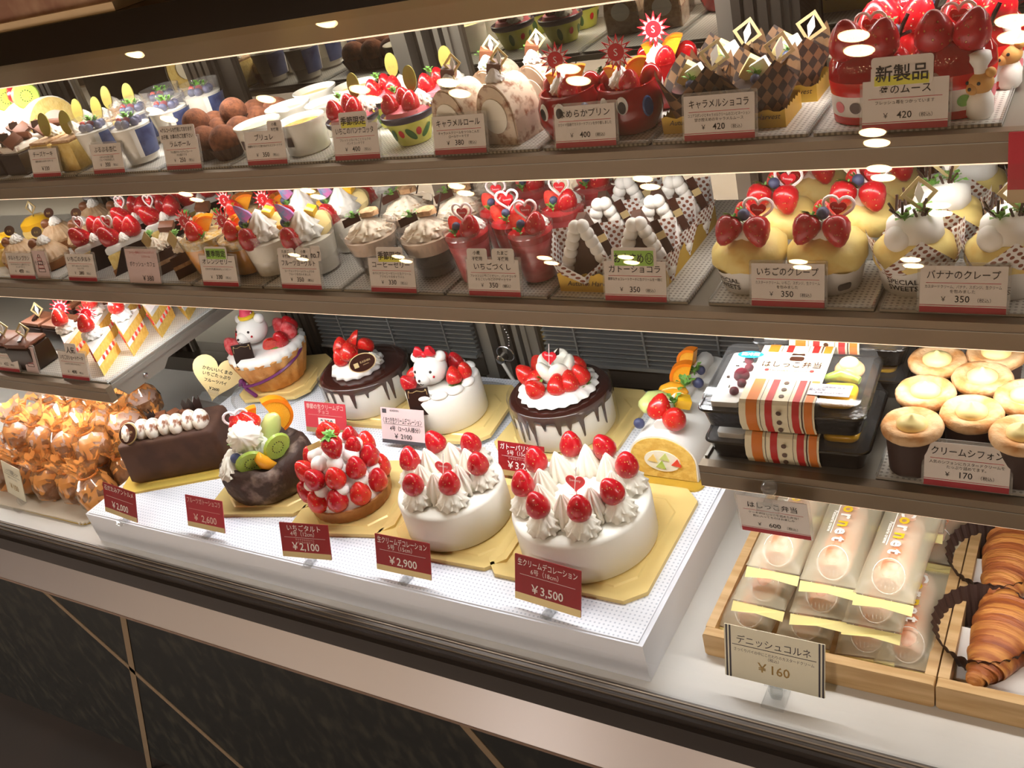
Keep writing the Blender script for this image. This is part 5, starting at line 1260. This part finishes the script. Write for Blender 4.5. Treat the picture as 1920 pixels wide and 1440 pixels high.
o = drip_cake('drip_cake', .076, .064, -.708, 1.045, '', 0, ((-150, .040), (-138, .030), (-118, .040), (-107, .032), (-96, .044), (-82, .012), (-66, .018), (-54, .012), (-40, .030), (-20, .022), (-8, .034)), seed=9, depth=.014)
obj('cream_ruffle', M().lathe([(.056, .066), (.061, .069), (.058, .075), (.040, .080), (0, .082)], 80, amp=.035, k=20, capped=False).done('cream_ruffle', 'cream_white', 80), o)
for i in range(5):
    a = 72 * i + 20
    obj('cream_petal', m_ball('cream', 16), o, (.018 * math.cos(R(a)), .018 * math.sin(R(a)) + .006, .096), (0, 18, a), (.020, .034, .046))
for x, y, rz_, hf in ((-.030, -.026, -20, 1), (-.012, -.034, 0, 0), (.016, -.034, 20, 1), (.034, -.022, 40, 1), (-.042, -.004, -60, 0), (.044, .004, 70, 0), (.024, .030, 120, 0), (-.034, .020, -120, 1)):
    straw(o, (x, y, .078), .029, (30 if y < 0 else -10, -10, rz_ + (180 if hf else 0)), half=bool(hf), leaf=not hf, mt='strawberry_bright')
pk = pick(o, 'heart', (.004, -.012, .112), (-8, 0, 0), 1.1); pk.data = CACHE['plainheart']
obj('chocolate_fan', M().prism([(0, 0), (.022, .006), (.030, .040), (.018, .026)], .0015, UP).done('chocolate_fan', 'choc_dark', 0), o, (-.026, .018, .086), (0, 0, 10)); sprig(o, (-.014, -.020, .094), .026)
tag(o, 'chocolate drip cake topped with cut strawberries and a red heart pick', 'cake')
# --- bear cream cake
board(-.900, 1.034, .165, .160, 6, 'gold board under the bear cream cake', RZ_)
o = root('bear_cake'); o.location = (-.914, 1.030, RZ_ + .0032)
obj('cake_body', M().lathe([(.059, 0), (.062, .003), (.062, .058), (.058, .064), (0, .065)], 64, capped=False).done('cake_body', 'cake_white', 60), o)
for i in range(12):
    a = 30 * i
    obj('cream_scallop', m_ball('cream_white', 14), o, (.052 * math.cos(R(a)), .052 * math.sin(R(a)), .066), (0, 0, a), (.020, .028, .012))
bear(o, (-.008, -.008, .068), 1.25, 12, 'bow')
for x, y, rz_, hf in ((-.032, -.034, -40, 0), (-.044, -.018, -60, 1), (.012, .034, 100, 0), (.036, -.012, 30, 1), (.041, .010, 60, 1), (-.010, .036, 120, 0), (-.034, .020, -120, 1)):
    straw(o, (x, y, .068), .026, (24 if y < 0 else -8, 0, rz_ + (180 if hf else 0)), half=bool(hf), leaf=(x > .03))
plaque(o, (-.002, -.064, .040), (-10, 0, 22), 1.2)
tag(o, 'white cream cake with a cream bear wearing a red bow', 'cake')
# --- fruit roll cake at the right edge of the platform
o = root('cake_board'); o.location = (-.508, 1.045, ZP)
obj('board_plate', M().box(.112, .225, .003, r=.014).done('board_plate', 'gold_matte'), o); tag(o, 'yellow gold board under the fruit roll cake', 'cake board', 'gold cake boards')
o = root('fruit_roll_cake'); o.location = (-.508, 1.054, ZP + .0032); o.scale = (1, .87, 1)
BX = TR(0, .118, 0) @ RX(90)
obj('cream_coat', M().prism(D_poly(.094, .070), .236, BX).done('cream_coat', 'cream_white', 50), o)
c_ = obj('cut_face', M().prism(D_poly(.090, .066), .003, TR(0, -.1165, .001) @ RX(90)).done('cut_face', 'sponge', 50), o)
obj('cream_filling', M().prism(shape_ell(.026, .017, 24), .002, TR(0, -.119, .030) @ RX(90)).done('cream_filling', 'cream', 50), c_)
for x, z, mt in ((-.014, .034, 'peach'), (.004, .038, 'melon'), (-.003, .024, 'kiwi'), (.020, .030, 'berry_cut')): obj('fruit_piece', M().prism([(-.007, -.004), (.007, -.006), (.003, .007)], .002, RX(90)).done('fruit_piece', mt, 0), c_, (x, -.1205, z))
obj('cream_line', M().tube([(0, -.10 + .02 * i, .074 + .003 * (i % 2)) for i in range(11)], .012, 10).done('cream_line', 'cream_white', 80), o)
straw(o, (-.010, -.088, .078), .034, (24, -12, 180), half=True); straw(o, (.014, -.092, .076), .033, (30, 14, 20), mt='strawberry_bright'); berry(o, (-.036, -.094, .072), .016)
obj('melon_slice', m_mandarin(), o, (-.024, -.052, .082), (90, 0, 60), .06).data = CACHE['melonm']
obj('mango_cube', m_block('mango', .020, .018, .016), o, (.012, -.050, .080), (10, 20, 30)); obj('peach_slice', m_mandarin(), o, (-.010, -.022, .084), (90, 0, 20), .05)
obj('orange_slice', m_orange(), o, (.000, .020, .086), (0, -70, 10), .052); obj('orange_slice', m_orange(), o, (-.004, .060, .088), (0, -75, -10), .050)
berry(o, (.020, .004, .088), .016); berry(o, (.010, .044, .086), .015)
for y in (-.060, -.012, .030): sprig(o, (.006, y, .090), .034, y * 4000)
tag(o, 'white roll cake with mixed fruit on top and a yellow cut face', 'cake')
# ======================================================= low left shelf
o = root('cocoa_cake')
obj('cake_body', M().box(.060, .046, .042, bv=.002).done('cake_body', 'choc_dark'), o)
obj('cocoa_top', M().box(.058, .044, .010, TR(0, 0, .042), bv=.004).done('cocoa_top', 'choc_milk'), o)
obj('chocolate_stick', M().box(.006, .040, .003).done('chocolate_stick', 'choc_dark'), o, (-.004, 0, .053), (0, 0, 40))
pick(o, 'diamond', (.014, -.006, .052), (-12, 0, 20), 1.1)
grid(o, (-1.655, -1.588), (.800, .866, .932), SL, 'dark chocolate cake with a cocoa top and diamond pick', 'cake', 'cocoa cakes on the low left shelf', dx=.012)
o = root('shortcake')
m = wedge(.098, .012, 36, TR(0, -.052, 0)); lay = M()
def wl(mt, z, h, ang=30, r=.085, off=.046): return wedge(r, h, ang, TR(0, -off, z)).done('layer', mt, 0)
obj('sponge_layer', wl('sponge', 0, .018), o); cl = obj('cream_layer', wl('cream_white', .018, .008, 29.6), o); obj('sponge_layer', wl('sponge', .026, .016), o); obj('cream_top', wl('cream_white', .042, .007, 30.6, .0855, .0465), o)
for i in range(4):
    t = .026 + .016 * i
    for sx in (-1, 1): obj('strawberry_bit', M().ball(.0050, I4, 8).done('strawberry_bit', 'berry_cut', 80), cl, (sx * math.sin(R(14.7)) * t, -.046 + math.cos(R(14.7)) * t, .022), (0, 0, 0), (.5, 1, .9))
rosette(o, (0, .008, .049), .034, mt='cream_white'); straw(o, (0, -.006, .066), .027, (-20, 0, 0), mt='strawberry_bright'); pick(o, 'sun', (.004, .014, .070), (-8, 0, 0), 1.05)
k = 0
for i in range(4):
    for j in range(2):
        put(o, (-1.424 - .086 * j + .004 * i, .818 + .061 * i + .012 * j, SL), 46, 'strawberry shortcake wedge with a red sun pick, %s %s' % (ROWN[i], ['beside the shelf edge', 'beside the cocoa cakes'][j]), 'cake', 'shortcake wedges on the low left shelf')
# ======================================================= low right shelf: bento boxes and chiffon cups
def bento():
    o = root('bento_box')
    W, D, Hh = .164, .116, .034
    obj('black_tray', M().lathe([(0, 0), (1, 0)], 4).done('x', 'bento_black'), o).data = M().prism(shape_rrect(W - .012, D - .012, .010, 4), .022, taper=1.07).done('black_tray', 'bento_black', 50)
    fm = M()
    fm.mat(0).box(.030, D - .02, .006, TR(-.056, 0, .022), r=.004)
    f_ = obj('cream_filling', fm.done('cream_filling', 'cream_white'), o)
    for i in range(5): obj('raspberry', m_ball('raspberry'), f_, (-.050 + .004 * (i % 2), -.030 + .015 * i, .030), (0, 0, 0), .010 if i != 2 else .017)
    obj('chocolate_flakes', M().box(.004, .001, .001, TR(-.06, .02, .0285)).box(.001, .004, .001, TR(-.058, -.02, .0285)).box(.003, .003, .001, TR(-.064, -.002, .0285)).box(.004, .001, .001, TR(-.054, .028, .0285)).done('chocolate_flakes', 'choc'), f_)
    mg = obj('mango_slices', M().box(.034, .038, .009, TR(.052, -.022, .021), r=.008, bv=.003).done('mango_slices', 'mango', 80), o)
    obj('melon_slice', M().tube([(.034, .004, .028), (.050, .008, .031), (.068, .003, .028)], [.004, .007, .004], 8).done('melon_slice', 'kiwi', 80), o)
    obj('mini_puff', M().ball(.015, TR(.054, .026, .026), 16, sz=.6).done('mini_puff', 'muffin', 80), o)
    obj('puff_cream', M().ball(.010, TR(.054, .026, .033), 14, sz=.7).done('puff_cream', 'custard', 80), o)
    obj('clear_lid', M().prism(shape_rrect(W, D, .010, 4), .013, TR(0, 0, .0225), taper=.94).done('clear_lid', 'clear', 50), o)
    obj('lid_rim', M().lathe([(0, 0)], 3).done('lid_rim', 'bento_black') if False else M().tube([(x, y, .0225) for x, y in shape_rrect(W, D, .010, 4)] + [(W / 2, D / 2 - .010, .0225)], .0016, 5).done('lid_rim', 'bento_black'), o)
    # paper sleeve
    x0, x1 = -.038, .036
    sec = [(-D / 2 + .004, -.0002), (-D / 2 - .002, .012), (-D / 2 - .0022, .024), (-D / 2 + .002, .0335), (-D / 2 + .006, .0362), (-D / 2 + .044, .0362), (D / 2 - .020, .0362), (D / 2 - .006, .0362), (D / 2 - .002, .0335), (D / 2 + .0022, .024), (D / 2 + .002, .012), (D / 2 - .004, -.0002)]
    def strip(a, b, d, lo, hi, m):
        q = [s_ for s_ in sec[lo:hi]]
        vs = []
        for y, z in q: vs += [(a, y + (d if y > 0 else -d), z + (d if z > .034 else 0)), (b, y + (d if y > 0 else -d), z + (d if z > .034 else 0))]
        m.add(vs, [(2 * i, 2 * i + 2, 2 * i + 3, 2 * i + 1) for i in range(len(q) - 1)])
    m = M(); m.mat(0); strip(x0, x1, 0, 0, 12, m)
    for a, b, mi in ((-.031, -.020, 1), (-.0172, -.0166, 3), (-.012, -.005, 2), (.0105, .011, 3), (.0145, .0215, 2), (.0235, .025, 3), (.0262, .034, 1)):
        m.mat(mi); strip(a, b, .0004, 0, 6, m); strip(a, b, .0004, 6, 12, m)
    m.mat(3)
    for z in (.006, .016, .027): m.prism(shape_ell(.0026, .0026, 12), .0003, TR(.002, -D / 2 - (.0005 if z < .01 else .0026), z) @ UP)
    for y in (.014, .026, .038): m.prism(shape_ell(.0026, .0026, 12), .0003, TR(.002, -D / 2 + y, .0365))
    sl = obj('paper_sleeve', m.done('paper_sleeve', ['sleeve', 'stripe_orange', 'stripe_red', 'dot_brown'], 30), o)
    t_ = M().mat(0).text('はしっこ弁当', .0125, TR(-.001, .010, .0366), .060, bold=.01).mat(1).text('●Hashikko-bento●', .0062, TR(-.001, .001, .0366), .054)
    t_.mat(0).prism(shape_rrect(.015, .008, .003), .0004, TR(.002, .026, .0364)).prism([(-.007, 0), (0, .003), (.007, 0), (.006, .004), (0, .001), (-.006, .004)], .0004, TR(.002, .0325, .0364))
    obj('sleeve_lettering', t_.done('sleeve_lettering', ['choc', 'stripe_red'], 0), sl)
    s_ = M().mat(0).box(.040, .020, .0004, TR(.046, -.030, .0369) @ RZ(-2)); s_.mat(1).text('菓心松屋', .005, TR(.034, -.032, .0374), .016).text('消費期限 26. 6. 2', .0036, TR(.050, -.027, .0374)).text('要冷蔵 10℃以下で保存', .0026, TR(.046, -.0365, .0374)).text('・・・ ・ ・ ・・', .004, TR(.046, -.0235, .0374))
    obj('date_sticker', s_.done('date_sticker', ['sticker', 'grey_ink'], 0), o)
    s_ = M().mat(0).prism(shape_ell(.014, .0065, 24), .0004, TR(-.048, .032, .0359)); s_.mat(1).text('要冷蔵', .0066, TR(-.048, .0298, .0364), bold=.03)
    obj('cold_sticker', s_.done('cold_sticker', ['sticker_cyan', 'white'], 0), o)
    return o
o = bento()
b0 = at(1470, 905, ZL); 
put(o, (-.279, .830, ZL + .0015), 2, 'bento box with striped paper sleeve, bottom of the front stack', 'bento box', 'striped bento boxes')
put(o, (-.282, .831, ZL + .0405), 3, 'bento box with striped paper sleeve, top of the front stack', 'bento box', 'striped bento boxes')
put(o, (-.268, .962, ZL + .0015), 1, 'bento box with striped paper sleeve, bottom of the rear stack', 'bento box', 'striped bento boxes')
put(o, (-.266, .964, ZL + .0405), 0, 'bento box with striped paper sleeve, top of the rear stack', 'bento box', 'striped bento boxes')
o = root('chiffon_cup')
obj('paper_cup', M().lathe([(.024, 0), (.026, .001), (.0285, .050), (.027, .050), (0, .046)], 32, capped=False).done('paper_cup', 'cup_brown', 50), o)
obj('chiffon_sponge', M().lathe([(.0275, .046), (.0325, .051), (.0335, .056), (.031, .061), (.025, .0615), (.018, .058), (0, .056)], 48, rough=.012, capped=False).done('chiffon_sponge', 'muffin', 80), o)
obj('custard_cream', M().lathe([(.0165, .057), (.0165, .061), (.010, .066), (.004, .0675), (.0015, .071), (0, .0715)], 28, capped=False).done('custard_cream', 'custard', 80), o)
ch = [((1710, 795), 'nearest the price card, left'), ((1822, 772), 'front row middle'), ((1735, 733), 'second row left'), ((1842, 706), 'second row middle'), ((1757, 674), 'back row left'), ((1868, 660), 'back row middle'), ((1918, 812), 'front right, partly out of frame'), ((1925, 742), 'second row right, partly out of frame')]
for (px, py), wh in ch:
    p = at(px, py, SL + .049)
    put(o, (p.x, p.y, SL), random.uniform(0, 360), 'chiffon cup in brown paper with a custard centre, ' + wh, 'cake', 'chiffon cups', .84)
# ======================================================= deck right: wooden trays, cornets, croissants
def wood_tray(x0, x1, y0, y1, h, label):
    o = root('wooden_tray'); o.location = ((x0 + x1) / 2, y0, ZD + .0004)
    a, b = x0 - (x0 + x1) / 2, x1 - (x0 + x1) / 2; d = y1 - y0
    obj('tray_base', M().bx(a + .0112, b - .0112, .0122, d - .0122, 0, .006).done('tray_base', 'wood'), o)
    for nm, c_ in (('tray_side', (a, a + .011, .0121, d - .0121)), ('tray_side', (b - .011, b, .0121, d - .0121)), ('tray_end', (a, b, 0, .012)), ('tray_end', (a, b, d - .012, d))):
        x, X, y, Y = c_
        obj(nm, M().box(X - x, Y - y, h, TR((x + X) / 2, (y + Y) / 2, .0), bv=.003).done(nm, 'wood'), o)
    return tag(o, label, 'tray', 'wooden trays')
wood_tray(-.378, -.1305, .722, 1.10, .034, 'pale wooden tray holding the wrapped cornets')
wood_tray(-.129, .12, .722, 1.10, .034, 'pale wooden tray holding the croissants')
o = root('cornet_pack')
Lp, Wp, Tp = .150, .060, .036
n, k_ = 14, 16; vs = []; fs = []
for i in range(n + 1):
    t = i / n; e = min(1, math.sin(math.pi * min(max(t, .0), 1)) ** .35 * 1.02) if 0 < t < 1 else .06
    wv = 1 if 0 < t < 1 else 1.04
    for j in range(k_):
        a = 2 * math.pi * j / k_
        ca, sa = math.cos(a), math.sin(a)
        ww = Wp / 2 * (wv if e > .5 else 1.02)
        vs.append((ww * (abs(ca) ** .7) * (1 if ca > 0 else -1) * (1 + .02 * math.sin(7 * t + j)), (t - .5) * Lp, Tp / 2 + Tp / 2 * e * (abs(sa) ** .8) * (1 if sa > 0 else -1) * (1 + .05 * math.sin(9 * t + 2 * j))))
for i in range(n):
    for j in range(k_):
        q = (j + 1) % k_; fs.append((i * k_ + j, i * k_ + q, (i + 1) * k_ + q, (i + 1) * k_ + j))
obj('pouch_film', M().add(vs, fs).done('pouch_film', 'pouch', 50), o)
fin = M()
for s_ in (-1, 1): fin.add([(-Wp / 2, s_ * Lp / 2, Tp / 2 - .002), (Wp / 2, s_ * Lp / 2, Tp / 2 - .002), (Wp / 2, s_ * (Lp / 2 + .010), Tp / 2 - .008), (0, s_ * (Lp / 2 + .011), Tp / 2 - .003), (-Wp / 2, s_ * (Lp / 2 + .010), Tp / 2 - .009)], [(0, 1, 2, 3, 4)])
obj('crimped_end', fin.done('crimped_end', 'pouch_fin', 0), o)
cr = M().lathe([(0, -.056), (.012, -.058), (.0158, -.050)] + [(.0165 + .0014 * (i % 2), -.046 + .0092 * i) for i in range(11)] + [(.013, .058), (0, .058)], 20, TR(0, 0, .0185) @ RX(-90), capped=False)
obj('cornet_roll', cr.done('cornet_roll', 'cornet', 60), o)
pt = M()
for i, ch_ in enumerate('Cornet'):
    pt.mat(1 if ch_ in 'one' and i % 2 else 0).text(ch_, .0210, TR(-.006, .040 - .0130 * i, .0392) @ RZ(-90 + 0), bold=.03)
pt.mat(0).text('Patisserie creme', .0055, TR(-.015, .004, .0386) @ RZ(-90), bold=.02).box(.0010, .056, .0003, TR(-.0105, .012, .0386))
import_c = [(.0165 * math.cos(2 * math.pi * i / 28), -.052 + .0135 * math.sin(2 * math.pi * i / 28), .0345 + .0145 * math.sin(2 * math.pi * i / 28) * .9 - .006) for i in range(29)]
pt.tube(import_c, .0005, 4)
for i in range(6): pt.tube([(-.011 + .0042 * i, -.045 - .004 * (i % 2), .0325), (-.010 + .0040 * i, -.061, .0165)], .0004, 4)
obj('pouch_print', pt.done('pouch_print', ['print_white', 'print_yellow'], 0), o)
lay = []
for i in range(3): lay.append((-.336 + .062 * i, .822, .0065, 4 * (i - 1) + 2, 'bottom layer front, ' + side(i, 3)))
lay.append((-.166, .820, .0065, 2, 'bottom layer front, beside the croissant tray'))
for i in range(3): lay.append((-.330 + .064 * i, .986, .0065, 2, 'bottom layer rear, ' + side(i, 3)))
lay.append((-.160, .986, .0065, -3, 'bottom layer rear, beside the croissant tray'))
for i in range(3): lay.append((-.318 + .060 * i, .834, .042, (-2, 3, 0)[i], 'middle layer front, ' + side(i, 3)))
for i in range(3): lay.append((-.310 + .062 * i, .998, .042, (3, -2, 2)[i], 'middle layer rear, ' + side(i, 3)))
for i in range(3): lay.append((-.306 + .061 * i, .856 - .006 * i, .078, (-1, 0, -2)[i], 'top layer front, ' + side(i, 3)))
for i in range(2): lay.append((-.275 + .062 * i, 1.016, .078, 2, 'top layer rear, ' + side(i, 2)))
for x, y, z, rz_, wh in lay: put(o, (x, y, ZD + z), rz_, 'yellow cornet pack, ' + wh, 'pastry pack', 'wrapped cornets')
# croissants
def croissant():
    o = root('croissant')
    segs = [(-.058, .010), (-.042, .019), (-.016, .0275), (.012, .0335), (.038, .031), (.054, .018)]
    b = M()
    for i, (y, r) in enumerate(segs):
        b.mat(i % 2) if False else None
    m = M()
    for i in range(len(segs) - 1):
        y0, r0 = segs[i]; y1, r1 = segs[i + 1]
        bend = lambda y: .010 * (1 - (y / .07) ** 2)
        for c_, (ta, tb) in enumerate(((0, .62), (.62, 1.02))):
            A = y0 + (y1 - y0) * ta; B = y0 + (y1 - y0) * tb; ra = r0 + (r1 - r0) * ta; rb = r0 + (r1 - r0) * tb
            lip = 1.045 if c_ == 0 else 1.0
            m.mat(c_).lathe([(ra * .90, A - .003), (ra * lip, A + .003), (rb * (1.03 if c_ == 0 else .97), B)], 22, TR(bend(A), 0, .028) @ RX(-90) @ SC(1, .85, 1), rough=.012, capped=False)
    for s_, (y, r) in ((-1, segs[0]), (1, segs[-1])): m.mat(0).ball(r, TR(0, y, .028), 12)
    obj('pastry', m.done('pastry', ['croissant', 'croissant_band'], 50), o)
    obj('brown_paper', M().lathe([(.032, 0), (.036, .001), (.054, .044)], 96, TR(-.010, .006, 0) @ SC(.92, 1.05, 1), amp=.03, k=32, capped=False).done('brown_paper', 'cup_brown', 20), o)
    pw = M().add([(-.046, -.045, .002), (.044, -.05, .004), (.050, .010, .030), (-.040, .012, .020)], [(0, 1, 2, 3)]).add([(.040, -.05, .004), (.056, -.04, .036), (.058, .03, .036), (.044, .03, .004)], [(0, 1, 2, 3)])
    obj('white_paper', pw.done('white_paper', 'paper_white', 0), o)
    return o
o = croissant()
for (px, py), rz_, wh, s_ in (((1858, 1216), -8, 'nearest the front of the wooden tray', 1.0), ((1876, 1086), -4, 'second from the front of the wooden tray', 1.0), ((1895, 972), -6, 'furthest back in the wooden tray', 1.0), ((2000, 1262), 8, 'at the front right, cut by the picture edge', .95)):
    p = at(px, py, ZD + .034)
    put(o, (p.x, {1216: .800, 1086: .912, 972: 1.022}.get(py, .815), ZD + .0066), rz_, 'golden croissant in brown pleated paper, ' + wh, 'croissant', 'croissants', s_)
# ======================================================= deck left: bagged muffins
o = root('doily_tray'); o.location = (-1.655, .80, ZD + .0004)
obj('tray_board', M().box(.33, .23, .004, r=.02).done('tray_board', 'gold_matte'), o)
obj('lace_paper', M().prism([(x * (1 + .02 * math.sin(i * 3)), y * (1 + .02 * math.cos(i * 3))) for i, (x, y) in enumerate(shape_rrect(.345, .235, .03, 12))], .003, TR(0, 0, .004)).done('lace_paper', 'doily', 0), o)
tag(o, 'tray lined with lace paper under the bagged muffins', 'tray')
def bag(mt, top):
    o = root('muffin_bag')
    obj('muffin', M().lathe([(.020, 0), (.024, .002), (.029, .024), (.033, .030), (.030, .042), (.018, .052), (0, .055)], 24, rough=.02, capped=False).done('muffin', mt, 80), o)
    if top: obj('sugar_top', M().lathe([(.031, .036), (.029, .045), (.018, .0535), (0, .0565)], 24, rough=.02, capped=False).done('sugar_top', 'sugar_top', 80), o)
    rr = random.Random(len(mt) + top)
    n = 26; vs = []; fs = []
    prof = [(.024, -.0005), (.034, .012), (.036, .034), (.030, .056), (.017, .070), (.021, .080), (.031, .096)]
    for l, (r, z) in enumerate(prof):
        for i in range(n):
            a = 2 * math.pi * i / n
            f = 1 + (.05 if l < 4 else .24) * math.sin(6 * a + l) * (1 if l > 0 else 0) + rr.uniform(-.05, .05)
            vs.append((r * f * math.cos(a), r * f * math.sin(a), z + (rr.uniform(-.010, .010) if l == 6 else 0)))
    for l in range(6):
        for i in range(n): fs.append((l * n + i, l * n + (i + 1) % n, (l + 1) * n + (i + 1) % n, (l + 1) * n + i))
    obj('printed_bag', M().add(vs, fs).done('printed_bag', 'bag_film', 30), o)
    obj('orange_tie', M().tube([(.0175 * math.cos(R(a)), .0175 * math.sin(R(a)), .070) for a in range(0, 375, 30)], .0022, 5).done('orange_tie', 'stripe_orange'), o)
    return o
kinds = [bag('muffin_choc', 0), bag('muffin_choc', 1), bag('muffin', 1)]
k = 0
spots = []
for r_, y in enumerate((.735, .800, .865)):
    for i, x in enumerate((-1.775, -1.705, -1.635, -1.565, -1.500)): spots.append((x + .012 * r_, y + .006 * (i % 2), .0075, '%s, %s' % (['front row', 'second row', 'third row'][r_], ['far left', 'second from left', 'middle', 'second from right', 'far right'][i])))
for r_, y in enumerate((.782, .850)):
    for i, x in enumerate((-1.735, -1.665, -1.595, -1.528)): spots.append((x + .012 * r_, y, .066, 'upper pile %s, %s' % (['front', 'rear'][r_], ['far left', 'second from left', 'second from right', 'far right'][i])))
for i, x in enumerate((-1.70, -1.63, -1.565)): spots.append((x, .93, .058, 'rear of the pile, ' + side(i, 3)))
for x, y, z, wh in spots:
    kk = 0 if y < .755 else (1 if z > .06 else (k % 3))
    put(kinds[kk], (x, y, ZD + z), random.uniform(0, 360), ['dark muffin', 'sugar topped dark muffin', 'sugar topped pale muffin'][kk] + ' in an orange printed bag, ' + wh, 'bagged muffin', 'bagged muffins', random.uniform(.93, 1.0))
    k += 1
# --- lock with a key ring and chain on the rear door post
c = aty(945, 668, YM - .012)
o = root('door_lock'); o.location = (c.x, YM - .012, c.z)
obj('lock_barrel', M().lathe([(.009, 0), (.009, .014), (.006, .016)], 18, RX(90)).done('lock_barrel', 'chrome'), o)
obj('key_ring', M().tube([(.016 * math.cos(R(a)) + .012, -.010 - .003 * math.sin(R(a)), .016 * math.sin(R(a)) + .012) for a in range(0, 375, 15)], .0014, 6).done('key_ring', 'chrome'), o)
m = M()
for i in range(22): m.ball(.0017, TR(.022 + .004 * math.sin(i * .5), -.008, .028 + .0052 * i), 8)
obj('bead_chain', m.done('bead_chain', 'chrome', 80), o)
obj('cable', M().tube([(.002, -.012, -.004), (.016, -.020, -.022), (.030, -.024, -.044), (.036, -.03, -.062)], .0032, 8).done('cable', 'rubber', 80), o)
tag(o, 'round lock with key ring, beaded chain and grey cable on the rear door post', 'lock')
